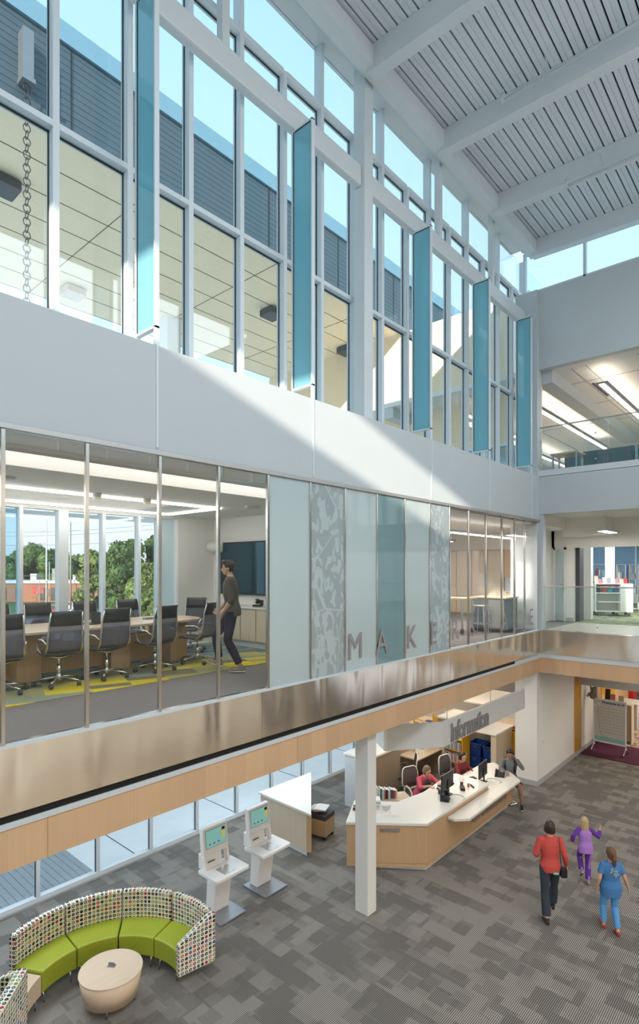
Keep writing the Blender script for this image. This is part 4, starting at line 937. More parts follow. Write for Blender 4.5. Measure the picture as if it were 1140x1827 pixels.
# chair
M['mesh'] = glass('grey_chair_mesh', (.52, .53, .58), 0.0, haze=.38, hazec=(.20, .21, .26))
def conf_chair(name, label, loc, rz, group):
    c = thing(name, label, 'chair', loc, rz, group)   # faces +Y
    mb = MB(); mb.lathe([(.035, .06), (.045, .10), (.03, .15), (.024, .16)], n=12)
    for k in range(5):
        a = 2 * PI * k / 5 + .3; e_ = (.31 * math.cos(a), .31 * math.sin(a), .075)
        mb.loft([(.03 * math.cos(a), .03 * math.sin(a), .115), (.17 * math.cos(a), .17 * math.sin(a), .10), e_], [.020, .017, .013], [.016, .014, .010], n=8)
    mb.obj('base', 'post', c)
    for k in range(5):
        a = 2 * PI * k / 5 + .3; x, y = .31 * math.cos(a), .31 * math.sin(a)
        T = Matrix.Translation((x, y, .032)) @ Matrix.Rotation(a + .6, 4, 'Z') @ Matrix.Rotation(PI / 2, 4, 'Y')
        MB().lathe([(.012, -.028), (.03, -.026), (.032, -.008), (.014, -.006), (.014, .006), (.032, .008), (.03, .026), (.012, .028)], n=12, T=T).obj('caster', 'darkg', c)
    MB().tube([(0, 0, .12), (0, 0, .30)], .027, 10).tube([(0, 0, .30), (0, 0, .40)], .017, 10).obj('column', 'chrome', c)
    s_ = MB(); s_.loft([(0, -.20, .455), (0, -.05, .43), (0, .12, .44), (0, .23, .455), (0, .26, .43)], [.21, .225, .23, .22, .19], [.012, .022, .022, .018, .012], side=(1, 0, 0), n=18, p=3); s_.obj('seat', 'darkg', c)
    for sx_ in (-1, 1):
        MB().tube([(sx_ * .06, .0, .39), (sx_ * .19, -.02, .42), (sx_ * .235, -.16, .46), (sx_ * .232, -.24, .56), (sx_ * .222, -.255, .72), (sx_ * .215, -.27, .88), (sx_ * .205, -.31, 1.03)], [.013, .015, .016, .016, .014, .013, .011], 8).obj('back_frame', 'post', c)
        MB().tube([(sx_ * .236, -.22, .60), (sx_ * .26, -.12, .655), (sx_ * .262, .06, .65), (sx_ * .25, .14, .60), (sx_ * .235, .13, .50), (sx_ * .2, .05, .42)], [.011, .014, .015, .013, .012, .011], 8).obj('armrest', 'post', c)
    MB().tube([(-.19, -.02, .42), (0, -.06, .385), (.19, -.02, .42)], .014, 8).obj('yoke', 'post', c)
    w_ = []; zs = [.47, .55, .65, .75, .84]; yy = [-.19, -.245, -.262, -.262, -.272]
    m1 = MB(); vs = []; 
    for z, y in zip(zs, yy):
        for k in range(7): x = -.215 + .43 * k / 6; vs.append((x, y - .03 * (1 - (x / .215) ** 2), z))
    m1.add(vs, [(r_ * 7 + k, r_ * 7 + k + 1, (r_ + 1) * 7 + k + 1, (r_ + 1) * 7 + k) for r_ in range(4) for k in range(6)], True)
    o1 = m1.obj('mesh_back', 'mesh', c); so = o1.modifiers.new('s', 'SOLIDIFY'); so.thickness = .004
    m2 = MB(); vs = []
    for z, y in zip([.84, .90, .97, 1.04], [-.272, -.282, -.298, -.318]):
        for k in range(7): x = -.215 + .43 * k / 6; vs.append((x * (1 if z < 1 else .98), y - .03 * (1 - (x / .215) ** 2), z))
    m2.add(vs, [(r_ * 7 + k, r_ * 7 + k + 1, (r_ + 1) * 7 + k + 1, (r_ + 1) * 7 + k) for r_ in range(3) for k in range(6)], True)
    o2 = m2.obj('head_band', 'dark', c); so = o2.modifiers.new('s', 'SOLIDIFY'); so.thickness = .02
    return c
G = 'mesh-back swivel chairs round the conference table'
ch0 = conf_chair('swivel_chair', 'swivel chair with its back to the glass, second from the left edge', (-2.45, 3.35, F2), math.radians(86), G)
for (x, y, a, lab) in ((-2.45, 2.62, 78, 'swivel chair cut by the left picture edge, on the glass side of the table'),
                       (-2.45, 4.05, 92, 'swivel chair with its back to the glass, right of the middle glass post'),
                       (-2.45, 4.86, 96, 'swivel chair with its back to the glass, third whole one along'),
                       (-2.55, 5.75, 112, 'swivel chair at the right end of the glass side, behind the walking man'),
                       (-4.05, 3.16, -88, 'leftmost far-side swivel chair, window behind it'),
                       (-4.05, 3.80, -92, 'second far-side swivel chair, in front of the flag banners outside'),
                       (-4.05, 4.62, -88, 'third far-side swivel chair, laptop before it'),
                       (-4.02, 5.42, -90, 'fourth far-side swivel chair, trees behind it'),
                       (-3.75, 6.45, -150, 'swivel chair at the head of the table, near the screen wall')):
    dup(ch0, (x, y, F2), math.radians(a), lab)
# screen, cabinets, camera, sconce on the end wall Y=7.8
t = thing('wall_screen', 'large black wall screen mirroring the windows', 'screen', (-3.6, 7.99, 5.21))
MB().box(-1.10, 1.0, -.06, 0, 0, 1.16).obj('bezel', 'dark', t, bevel=.006); MB().box(-1.07, .97, -.064, -.06, .03, 1.13).obj('display', mat('mirror_screen', (.05, .10, .13), .04, metal=.75, var=0), t)
t = thing('credenza', 'pale oak wall cabinet with white top under the screen', 'cabinet', (-5.0, 7.99, F2))
MB().box(0, 3.4, -.42, 0, .12, .80).obj('body', 'woodg', t)
MB().box(-.01, 3.42, -.45, 0, .80, .84).obj('worktop', 'quartz', t, bevel=.004); MB().box(0, 3.4, -.38, 0, 0, .12).obj('plinth', 'white', t)
for k in range(7):
    dd = MB().box(.015 + k * .484, .475 + k * .484, -.438, -.42, .14, .785).obj('door', 'woodl', t, bevel=.003)
    MB().box(.30 + k * .484 if k % 2 == 0 else .05 + k * .484, .44 + k * .484 if k % 2 == 0 else .19 + k * .484, -.455, -.438, .77, .785).obj('handle', 'chrome', dd)
t = thing('conference_camera', 'black conference camera on the white shelf beneath the screen', 'camera', (-3.22, 7.74, F2 + .84))
MB().rbox(-.10, .10, -.07, .07, 0, .04, .03).obj('base', 'dark', t); MB().ball((0, 0, .11), (.06, .06, .055), 14).obj('camera_head', 'dark', t); MB().lathe([(.02, 0), (.028, .005), (.028, .02)], n=12, T=Matrix.Translation((0, -.055, .11)) @ Matrix.Rotation(PI / 2, 4, 'X')).obj('lens', 'chrome', t); MB().box(.06, .13, 0, .05, .02, .14).obj('handset', 'dark', t)
t = thing('wall_speaker', 'cream drum-shaped wall speaker left of the screen', 'speaker', (-4.80, 7.90, 6.28))
MB().lathe([(.0, -.2), (.12, -.2), (.13, -.18), (.13, .18), (.12, .2), (0, .2)], n=20, T=Matrix.Rotation(PI / 2, 4, 'Y')).obj('drum', 'white2', t); MB().box(-.03, .03, 0, .07, -.05, .05).obj('bracket', 'white2', t)
# wires/lettering on the glass
LX = .024
t = None
xs = [(6.69, 'M'), (7.44, 'A'), (8.36, 'K'), (9.17, 'E'), (9.98, 'R'), (10.78, 'S'), (11.60, 'P'), (12.36, 'A'), (13.22, 'C'), (14.05, 'E')]
word = thing('glass_lettering', 'spaced grey capitals MAKERSPACE along the foot of the etched glass', 'lettering', (0, 0, 0))
for y, ch in xs:
    text('letter', ch, .60, 'etch', frame3((LX, y, 4.35), (0, 1, 0), (0, 0, 1)) @ Matrix.Diagonal((.86, 1, 1, 1)), .004, word)
# ================================================================== MAKER ROOM
t = thing('tall_cabinets', 'run of tall ash cabinet doors on the maker room end wall', 'cabinet', (-4.62, 17.99, F2))
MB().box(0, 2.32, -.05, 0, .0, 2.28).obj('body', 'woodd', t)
for k in range(4): dd = MB().box(.01 + k * .58, .57 + k * .58, -.08, -.05, .1, 2.26).obj('door', 'woodg', t, bevel=.003); MB().box(.52 + k * .58, .54 + k * .58, -.1, -.08, 1.0, 1.2).obj('handle', 'chrome', dd)
t = thing('kitchenette', 'recessed wooden kitchenette with pale backsplash and counter', 'cabinet', (-2.3, 17.99, F2))
MB().box(0, 1.42, -.05, 0, .1, .86).obj('base_cabinet', 'woodg', t); MB().box(0, 1.42, -.08, 0, .86, .9).obj('worktop', 'quartz', t); MB().box(0, 1.42, -.012, 0, .9, 1.35).obj('backsplash', 'white', t)
MB().box(0, 1.42, -.05, 0, 1.35, 2.28).obj('wall_cabinet', 'woodm', t)
t = thing('work_table', 'high maker table with pale top on large caster wheels', 'table', (-1.35, 12.9, F2))
MB().box(-1.1, .35, -.35, .35, .86, .90).obj('tabletop', 'woodt', t, bevel=.004)
for x in (-1.0, .25):
    for y in (-.28, .28):
        lg = MB().box(x - .022, x + .022, y - .022, y + .022, .16, .86).obj('leg', 'chrome', t)
        T = Matrix.Translation((x, y, .075)) @ Matrix.Rotation(PI / 2, 4, 'Y')
        MB().lathe([(.02, -.02), (.07, -.018), (.075, 0), (.07, .018), (.02, .02)], n=16, T=T).obj('caster', 'darkg', lg)
def stool(loc, lab, rz=0):
    t = thing('stool', lab, 'stool', loc, rz, 'stools round the maker table')
    MB().rbox(-.16, .16, -.16, .16, .66, .69, .04).obj('seat', 'woodl', t, bevel=.004)
    for sx_ in (-1, 1):
        for sy_ in (-1, 1): MB().tube([(sx_ * .12, sy_ * .12, .66), (sx_ * .19, sy_ * .19, 0)], .012, 6).obj('leg', 'alu', t)
    MB().tube([(-.165, -.165, .22), (.165, -.165, .22), (.165, .165, .22), (-.165, .165, .22), (-.165, -.165, .22)], .009, 6).obj('foot_ring', 'alu', t)
    return t
s0 = stool((-1.0, 13.45, F2), 'metal stool with wooden seat behind the maker table'); dup(s0, (-2.25, 12.1, F2), .3, 'metal stool left of the maker table, beside the etched glass')
t = thing('storage_cabinet', 'grey cabinet with pale top at the right end of the maker room', 'cabinet', (-.85, 14.0, F2))
MB().box(-.55, .4, -.3, .45, .06, .86).obj('body', mat('grey_laminate', (.16, .20, .24), .5), t, bevel=.004); MB().box(-.58, .43, -.33, .48, .86, .90).obj('worktop', 'woodt', t, bevel=.004); MB().box(-.5, .35, -.26, .4, 0, .06).obj('plinth', 'darkg', t); MB().box(-.52, -.08, -.312, -.30, .1, .84).obj('door', mat('grey_door', (.18, .22, .26), .5), t); MB().box(-.06, .37, -.312, -.30, .1, .84).obj('door', 'greyb', t)
p = pendant(-1.1, 11.2, 4, 6.66, 'lit linear pendant inside the maker room behind the glass', drop=.32, unit=1.1, lm='ledm')
pendant(-3.2, 10.5, 5, 6.66, 'second lit pendant deeper inside the maker room', drop=.32, unit=1.1, lm='ledm')
# upstairs corridor pendant
p = thing('ceiling_pendant', 'short white pendant lamp in the upstairs corridor', 'pendant light', (1.25, 16.4, 6.78))
MB().box(-.16, .16, -.6, .6, 0, .035).obj('housing', 'white', p, bevel=.01); MB().box(-.1, .1, -.5, .5, -.008, 0).obj('lamp', 'ledm', p)
for yy in (-.4, .4): MB().tube([(0, yy, .03), (0, yy, .5)], .005, 5).obj('cable', 'alu', p)
area('reading_room_fill', (1.0, 21, 6.9), 3, 4, 130, (.9, .95, 1)); area('reading_room_fill', (3.0, 26, 6.9), 4, 4, 150, (.85, .93, 1))  # fill lights added above the reading room, out of view behind the header
# display cart
BOOKC = [mat('book_' + n_, c_, .6, var=.08, scale=20) for n_, c_ in (('white', (.66, .66, .63)), ('cream', (.55, .48, .36)), ('red', (.42, .04, .04)), ('blue', (.04, .10, .28)), ('teal', (.04, .25, .25)), ('black', (.02, .02, .025)), ('pink', (.55, .20, .22)), ('grey', (.30, .31, .33)), ('sky', (.20, .42, .60)), ('green', (.08, .22, .09)))]
CN = ['white', 'cream', 'red', 'blue', 'teal', 'black', 'pink', 'grey', 'light blue', 'green']
def book(c_, wd, dp, ht, loc, rz, lab, group, tilt=None):
    mb = MB().box(0, wd, 0, dp, 0, ht); o = mb.obj('book', BOOKC[c_], loc=loc, rz=rz, bevel=.001, seg=1)
    if tilt: o.rotation_euler = tilt
    MB().box(.003, wd - .003, -.002 if 0 else .004, dp + .0008, .004, ht + .0008).obj('pages', 'paper', o)
    tag(o, lab, 'book', group); return o
t = thing('display_cart', 'white rolling display unit with open shelves at the reading room entrance', 'book display', (-.30, 20.95, F2), math.radians(28))
MB().box(0, .03, 0, .55, .14, 1.12).obj('side_panel', 'white2', t); MB().box(.80, .83, 0, .55, .14, 1.12).obj('side_panel', 'white2', t); MB().box(.03, .80, .5, .53, .14, 1.12).obj('back_panel', 'white2', t); MB().box(.83, 1.2, 0, .55, .14, 1.12).obj('side_box', 'white2', t)
for z in (.14, .47, .78, 1.10): MB().box(.03, .80, 0, .5, z, z + .025).obj('shelf', 'white2', t)
for x in (.06, .7, 1.1):
    for y in (.06, .48): MB().ball((x, y, .06), .055, 10).obj('caster', 'darkg', t)
TC = Matrix.Translation((-.30, 20.95, F2)) @ Matrix.Rotation(math.radians(28), 4, 'Z')
for i, c_ in enumerate((5, 2, 4, 3)):
    p_ = TC @ Vector((.06 + i * .19, .12, .806)); book(c_, .14, .02, .2, p_, math.radians(30), ('black', 'red', 'teal', 'navy')[i] + ' book facing out on the upper shelf of the white display unit', 'books facing out on the display unit', (-.15, 0, math.radians(30)))
random.seed(9)
for i, c_ in enumerate((1, 6, 0, 7, 0, 6, 1, 2)):
    p_ = TC @ Vector((.02 + i * .135, .2 + .05 * (i % 2), 1.127)); book(c_, .13, .02, (.26, .16, .22, .2, .15, .18, .16, .2)[i], p_, math.radians(30), ('cream', 'pink', 'white', 'grey', 'small white', 'pink', 'tan', 'red')[i] + ' book standing on top of the display unit, number %s from its left' % ('one two three four five six seven eight'.split()[i]), 'books standing on the display unit', (-.25, 0, math.radians(30)))
def bookcase(loc, rz, w_, h_, n, lab, side='woodl', panel=None):
    t = thing('bookcase', lab, 'bookcase', loc, rz, 'bookcases of the upstairs reading room')
    MB().box(0, .03, 0, .32, 0, h_).obj('side_panel', side, t); MB().box(w_ - .03, w_, 0, .32, 0, h_).obj('side_panel', side, t)
    for k in range(n): MB().box(.03, w_ - .03, 0, .32, .08 + k * (h_ - .1) / (n - 1), .10 + k * (h_ - .1) / (n - 1)).obj('shelf', 'greyb', t)
    if panel: MB().box(w_, w_ + .02, 0, .32, .1, h_).obj('end_panel', panel, t)
    return t
bookcase((-1.05, 22.7, F2), 0, .78, 1.82, 5, 'bookcase full of books left of the further cream column upstairs')
for r_ in range(4):
    x = -1.0
    k = 0
    while x < -.36:
        wd = random.uniform(.025, .05); book(random.randrange(10), wd, .17, random.uniform(.2, .28), (x, 22.72, F2 + .10 + r_ * .43 + .002), 0, 'upright book on a shelf of the bookcase left of the cream column', 'books in the case left of the cream column'); x += wd + random.choice((.002, .003, .09)); k += 1
M['bluep'] = mat('blue_end_panel', (.03, .10, .35), .5)
for i, (x, y) in enumerate(((-.36, 24.0), (.02, 24.25), (.42, 24.5))):
    bookcase((x, y, F2), 0, .34, 1.82, 4, ('first', 'second', 'third')[i] + ' blue-ended bookcase right of the cream column', 'woodl', 'bluep')
    Tb = Matrix.Translation((x, y, F2)) 
    for r_ in (1, 2):
        xx = .04
        while xx < .20:
            wd = random.uniform(.05, .1); book(random.choice((1, 0, 7)), wd, .2, random.uniform(.22, .28), Tb @ Vector((xx, .02, .102 + r_ * .573)), 0, 'tan book in the %s blue-ended bookcase' % ('first', 'second', 'third')[i], 'books in the blue-ended cases'); xx += wd + .004
t = thing('armchair', 'lime green tub chair upstairs at the right picture edge', 'chair', (1.5, 21.9, F2))
MB().lathe([(.15, .18), (.30, .2), (.34, .35), (.33, .44), (.28, .46)], n=20).obj('seat', 'lime', t)
mb = MB(); 
for k in range(9):
    a = PI * (k / 8); mb.ball((.31 * math.cos(a), .31 * math.sin(a), .55), (.07, .07, .2), 10)
mb.obj('backrest', 'lime', t)
for k in range(4): a = PI / 4 + k * PI / 2; MB().tube([(.2 * math.cos(a), .2 * math.sin(a), .2), (.24 * math.cos(a), .24 * math.sin(a), 0)], .014, 6).obj('leg', 'chrome', t)

# ================================================================== LOUNGE
SC = (-1.33, 3.47)
def uvmap(o, c):
    me = o.data; uv = me.uv_layers.new(name='UVMap')
    for p in me.polygons:
        nn = p.normal
        for li in p.loop_indices:
            v = me.vertices[me.loops[li].vertex_index].co; x, y = v.x - c[0], v.y - c[1]
            a = math.atan2(y, x); r = math.hypot(x, y)
            if a < -1.0: a += 2 * PI
            if abs(nn.z) > .6: u, w_ = 1.45 * a, r
            else:
                cr_ = abs(nn.x * x + nn.y * y) / max(r, 1e-6)
                if cr_ > .6: u, w_ = 1.45 * a, v.z
                else: u, w_ = r, v.z
            uv.data[li].uv = (u, w_)
def arc_block(R0, R1, a0, a1, z0, z1, n=12, off=(0, 0), T=None):
    mb = MB(); vs = []; fs = []
    for i in range(n + 1):
        a = math.radians(a0 + (a1 - a0) * i / n)
        for (r, z) in ((R0, z0), (R1, z0), (R1, z1), (R0, z1)): vs.append((SC[0] + r * math.cos(a) - off[0], SC[1] + r * math.sin(a) - off[1], z))
    for i in range(n):
        b = i * 4
        for k in range(4): fs.append((b + k, b + (k + 1) % 4, b + 4 + (k + 1) % 4, b + 4 + k))
    fs += [(3, 2, 1, 0), (n * 4, n * 4 + 1, n * 4 + 2, n * 4 + 3)]
    return mb.add(vs, [f[::-1] for f in fs] if a1 > a0 else fs)
def fixn(o):
    bm = bmesh.new(); bm.from_mesh(o.data); bmesh.ops.recalc_face_normals(bm, faces=bm.faces); bm.to_mesh(o.data); bm.free()
names = {0: 'curved lime bench module beside the wooden end table, far left of the arc', 1: 'curved lime bench module behind the oval table, second from the left', 2: 'curved lime bench module third along the arc', 3: 'curved lime bench module with a patterned arm at the right end of the arc'}
for i, (a0, a1) in enumerate(((208, 176.6), (175.9, 143.8), (143.0, 112), (111.3, 81))):
    am = math.radians((a0 + a1) / 2); off = (SC[0] + 1.2 * math.cos(am), SC[1] + 1.2 * math.sin(am)); cl = (SC[0] - off[0], SC[1] - off[1])
    t = thing('lounge_bench', names[i], 'bench', (off[0], off[1], 0), 0, 'curved lime lounge modules')
    s_ = arc_block(.955, 1.41, a1, a0, .17, .455, 12, off).obj('seat', 'lime', t, bevel=.022, seg=3); fixn(s_)
    b_ = arc_block(1.39, 1.49, a1, a0, .17, .86, 14, off).obj('backrest', 'dots', t); fixn(b_); uvmap(b_, cl); bv = b_.modifiers.new('b', 'BEVEL'); bv.width = .02; bv.segments = 3; bv.limit_method = 'ANGLE'; bv.angle_limit = .8
    for r_, q in ((1.02, 4), (1.02, -4), (1.42, 4), (1.42, -4)):
        aa = math.radians((a0 - 4 if q == 4 else a1 + 4)); x, y = SC[0] + r_ * math.cos(aa) - off[0], SC[1] + r_ * math.sin(aa) - off[1]
        k = -.03 if r_ < 1.2 else .03
        MB().tube([(x, y, .18), (x + k * math.cos(aa), y + k * math.sin(aa), 0)], [.014, .010], 8).obj('leg', 'chrome', t)
    if i == 3:
        d = Vector((math.cos(math.radians(80)), math.sin(math.radians(80)), 0)); nrm = Vector((d.y, -d.x, 0)); o_ = Vector((cl[0], cl[1], 0)) + nrm * .012
        mb = MB(); pf = [(.93, .17), (1.49, .17), (1.49, .86), (1.40, .855), (.95, .60), (.93, .57)]
        vs = [o_ + d * r_ + Vector((0, 0, z)) for r_, z in pf] + [o_ + d * r_ + nrm * .09 + Vector((0, 0, z)) for r_, z in pf]; m_ = len(pf)
        mb.add(vs, [tuple(range(m_)), tuple(range(2 * m_ - 1, m_ - 1, -1))] + [(k, k + m_, (k + 1) % m_ + m_, (k + 1) % m_) for k in range(m_)])
        ar = mb.obj('armrest', 'dots', t); fixn(ar); uvmap(ar, cl); bv = ar.modifiers.new('b', 'BEVEL'); bv.width = .018; bv.segments = 3; bv.limit_method = 'ANGLE'
t = thing('end_table', 'wedge-shaped beech end table between the green bench and the corner seat', 'table', (-2.45, 2.75, 0))
o = arc_block(.965, 1.44, 209, 240, .16, .42, 10, (-2.45, 2.75)).obj('body', 'woodt', t, bevel=.004); fixn(o)
for a, r_ in ((213, 1.0), (213, 1.4), (236, 1.0), (236, 1.4)):
    x, y = SC[0] + r_ * math.cos(math.radians(a)) + 2.45, SC[1] + r_ * math.sin(math.radians(a)) - 2.75
    MB().tube([(x, y, .17), (x, y, 0)], [.014, .010], 8).obj('leg', 'chrome', t)
# corner seat at the lower left, back to the camera
t = thing('lounge_bench', 'patterned high-backed seat turned away, in the lower left corner of the picture', 'bench', (-1.83, 2.71, 0), 0, None)
d = Vector((.74, -.67, 0)); nr = Vector((-.67, -.74, 0)); av = Vector((-.80, -.60, 0))
def slab(p, u, v, lu, lv, prof, name, m):
    """upright slab from p along u (length lu), thickness lv along v; prof = heights at both ends"""
    mb = MB(); vs = []
    for (a, zt) in ((0, prof[0]), (lu, prof[1])):
        for b_ in (0, lv):
            for z in (prof[2], zt): vs.append(p + u * a + v * b_ + Vector((0, 0, z)))
    mb.add(vs, [(0, 1, 3, 2), (4, 6, 7, 5), (0, 4, 5, 1), (2, 3, 7, 6), (1, 5, 7, 3), (0, 2, 6, 4)])
    o = mb.obj(name, m, t); fixn(o); me = o.data; uv = me.uv_layers.new(name='UVMap')
    for pl in me.polygons:
        for li in pl.loop_indices:
            q = me.vertices[me.loops[li].vertex_index].co
            if abs(pl.normal.z) > .6: uv.data[li].uv = (q.dot(u), q.dot(v))
            elif abs(pl.normal.dot(u)) > .6: uv.data[li].uv = (q.dot(v), q.z)
            else: uv.data[li].uv = (q.dot(u), q.z)
    bv = o.modifiers.new('b', 'BEVEL'); bv.width = .02; bv.segments = 3; bv.limit_method = 'ANGLE'
    return o
slab(Vector((0, 0, 0)), d, nr, 1.25, .13, (.85, .85, .17), 'backrest', 'dots')
slab(Vector((-.02, -.02, 0)), av, d, .62, .09, (.85, .64, .17), 'armrest', 'dots')
slab(Vector((0, 0, 0)) + nr * .12 + d * .10, d, nr, 1.1, .48, (.455, .455, .17), 'seat', 'lime')
for a, b_ in ((.08, .08), (1.15, .08), (.08, .55), (1.15, .55)):
    q = d * a + nr * b_; MB().tube([q + Vector((0, 0, .18)), q], [.014, .01], 8).obj('leg', 'chrome', t)
# oval table
t = thing('coffee_table', 'drum-shaped beech coffee table with oval top inside the bench arc', 'table', (-1.56, 3.65, 0), .9)
def oval(a, b_, z0, z1, k=1.0, n=40):
    mb = MB(); vs = [(a * math.cos(2 * PI * i / n), b_ * math.sin(2 * PI * i / n), z1) for i in range(n)] + [(a * k * math.cos(2 * PI * i / n), b_ * k * math.sin(2 * PI * i / n), z0) for i in range(n)]
    return mb.add(vs, [tuple(range(n)), tuple(range(2 * n - 1, n - 1, -1))] + [(i, i + n, (i + 1) % n + n, (i + 1) % n) for i in range(n)], False)
o = oval(.405, .385, .445, .46).obj('tabletop', 'woodt', t, bevel=.003)
o = oval(.40, .38, .12, .445, .86); o.sm = [False, False] + [True] * 40; o = o.obj('body', 'woodt', t)
for a in (0, PI / 2, PI, 1.5 * PI): MB().tube([(.26 * math.cos(a), .24 * math.sin(a), .13), (.31 * math.cos(a), .28 * math.sin(a), 0)], [.015, .012], 8).obj('leg', 'post', t)
o = MB().box(-.05, .05, -.035, .035, 0, .004).add([(-.04, -.02, .004), (.04, -.02, .004), (.04, .02, .004), (-.04, .02, .004), (-.04, 0, .045), (.04, 0, .045)], [(0, 1, 5, 4), (2, 3, 4, 5), (0, 4, 3), (1, 2, 5)]).obj('card_holder', 'greym', loc=(-1.60, 3.68, .46), rz=.6); tag(o, 'small grey tent card on the oval coffee table', 'card')
# ================================================================== KIOSKS
def kiosk(loc, lab):
    t = thing('checkout_kiosk', lab, 'kiosk', loc, 0, 'self checkout kiosks')
    MB().box(-.32, .28, -.27, .27, 0, .03).obj('base_plate', 'greym', t, bevel=.004)
    mb = MB().add([(-.26, -.16, .03), (-.06, -.16, .03), (-.06, .17, .03), (-.26, .17, .03), (-.20, -.16, .78), (.06, -.16, .78), (.06, .17, .78), (-.20, .17, .78)], [(0, 3, 2, 1), (4, 5, 6, 7), (0, 1, 5, 4), (1, 2, 6, 5), (2, 3, 7, 6), (3, 0, 4, 7)]); mb.obj('pedestal', 'whitep', t, bevel=.006)
    tp = MB().rbox(-.14, .38, -.42, .27, .78, .825, .05, 5).obj('tabletop', 'whitep', t, bevel=.005)
    MB().box(.06, .30, -.20, .04, .8255, .829).obj('scanner_plate', 'post', tp)
    h = MB()   # leaning head with a pass-through at its foot
    def xz(z): return -.10 + (-.03 if z > 1.05 else .0) + (.0 if z < 1.05 else (z - 1.05) * .10)
    def hslab(y0, y1, z0, z1):
        xa, xb = (-.10, -.12) if z0 < 1.0 else (-.12, -.06)
        fa = {.825: -.03, 1.02: -.07, 1.46: -.115}; 
        x0, x1 = fa[z0], fa[z1]
        h.add([(x0 - .10, y0, z0), (x0, y0, z0), (x0, y1, z0), (x0 - .10, y1, z0), (x1 - .10, y0, z1), (x1, y0, z1), (x1, y1, z1), (x1 - .10, y1, z1)], [(0, 3, 2, 1), (4, 5, 6, 7), (0, 1, 5, 4), (1, 2, 6, 5), (2, 3, 7, 6), (3, 0, 4, 7)])
    hslab(-.33, .02, .825, 1.02); hslab(.13, .18, .825, 1.02); hslab(-.33, .18, 1.02, 1.46)
    hd = h.obj('screen_head', 'whitep', t, bevel=.012)
    def onface(y0, y1, z0, z1, e_=.004):
        def X(z): return -.07 - (z - 1.02) * .045 / .44
        return MB().add([(X(z0) + e_, y0, z0), (X(z0) + e_, y1, z0), (X(z1) + e_, y1, z1), (X(z1) + e_, y0, z1), (X(z0) - .01, y0, z0), (X(z0) - .01, y1, z0), (X(z1) - .01, y1, z1), (X(z1) - .01, y0, z1)], [(0, 1, 2, 3), (7, 6, 5, 4), (0, 4, 5, 1), (1, 5, 6, 2), (2, 6, 7, 3), (3, 7, 4, 0)])
    onface(-.285, .14, 1.13, 1.42, .003).obj('bezel', 'dark', hd)
    onface(-.28, .135, 1.135, 1.415, .005).obj('screen', 'kscr', hd)
    onface(.045, .12, 1.22, 1.40, .0065).obj('screen_panel', 'kpan', hd); onface(.05, .115, 1.345, 1.395, .0075).obj('screen_picture', 'dark', hd)
    for k in range(3): onface(-.22 + k * .09, -.19 + k * .09, 1.18, 1.20, .0065).obj('screen_icon', 'redp' if k == 0 else 'darkg', hd)
    MB().box(-.045, -.028, -.28, -.14, .93, .94).obj('reader_slot', 'darkg', hd)
    MB().rbox(-.30, -.15, -.29, .10, .76, 1.0, .03).obj('rear_unit', 'whitep', t, bevel=.01)
    return t
def emitd(name, c, s):
    m, n, b = mk(name); b.inputs['Base Color'].default_value = (*[v * .3 for v in c], 1); b.inputs['Emission Color'].default_value = (*c, 1); b.inputs['Emission Strength'].default_value = s; b.inputs['Roughness'].default_value = .15; return m
M['kscr'] = emitd('kiosk_screen', (.20, .42, .38), .55); M['kpan'] = emitd('kiosk_panel', (.42, .42, .14), .55)
k1 = kiosk((-1.99, 5.86, 0), 'white self checkout kiosk nearest the green benches')
k2 = dup(k1, (-2.01, 6.86, 0), 0, 'white self checkout kiosk nearer the triangular counter')
for src, dst in zip(k1.children, k2.children): pass
# ================================================================== TRIANGULAR COUNTER AND NEWS CART
t = thing('angled_counter', 'triangular white-topped oak counter behind the kiosks', 'counter', (-3.0, 8.5, 0))
MB().prism([(-.58, -.40), (1.02, -.46), (-.54, 1.24)], .88, .93).obj('worktop', 'quartz', t, bevel=.008)
MB().prism([(-.55, -.37), (.86, -.42), (.92, -.36), (-.51, 1.16)], .12, .88).obj('body', 'woodl', t)
MB().prism([(-.50, -.30), (.80, -.35), (-.46, 1.05)], .0, .12).obj('plinth', 'alu', t)
MB().prism([(.86, -.425), (.945, -.37), (.93, -.355), (.845, -.41)], .12, .88).obj('corner_edge', 'woodm', t)
t = thing('newspaper_cart', 'low oak cart of folded newspapers half hidden behind the triangular counter', 'cart', (-2.62, 8.98, 0), .2)
MB().box(-.28, .28, -.2, .2, .08, .42).obj('body', 'woodm', t); MB().box(-.28, .28, -.2, .2, .42, .52).obj('tray', 'darkg', t)
for a, b_ in ((-.24, -.16), (.24, -.16), (-.24, .16), (.24, .16)): MB().ball((a, b_, .04), .04, 8).obj('caster', 'dark', t)
for k in range(5):
    o = MB().box(-.11, .11, -.16, .16, 0, .02).obj('newspaper', 'paper' if k % 2 else 'white', loc=(-2.74 + k * .06, 8.98, .53 + k * .021), rz=.2 + .05 * k); tag(o, ('bottom', 'second', 'third', 'fourth', 'topmost')[k] + ' folded newspaper on the cart behind the triangular counter', 'newspaper', 'newspapers on the cart')
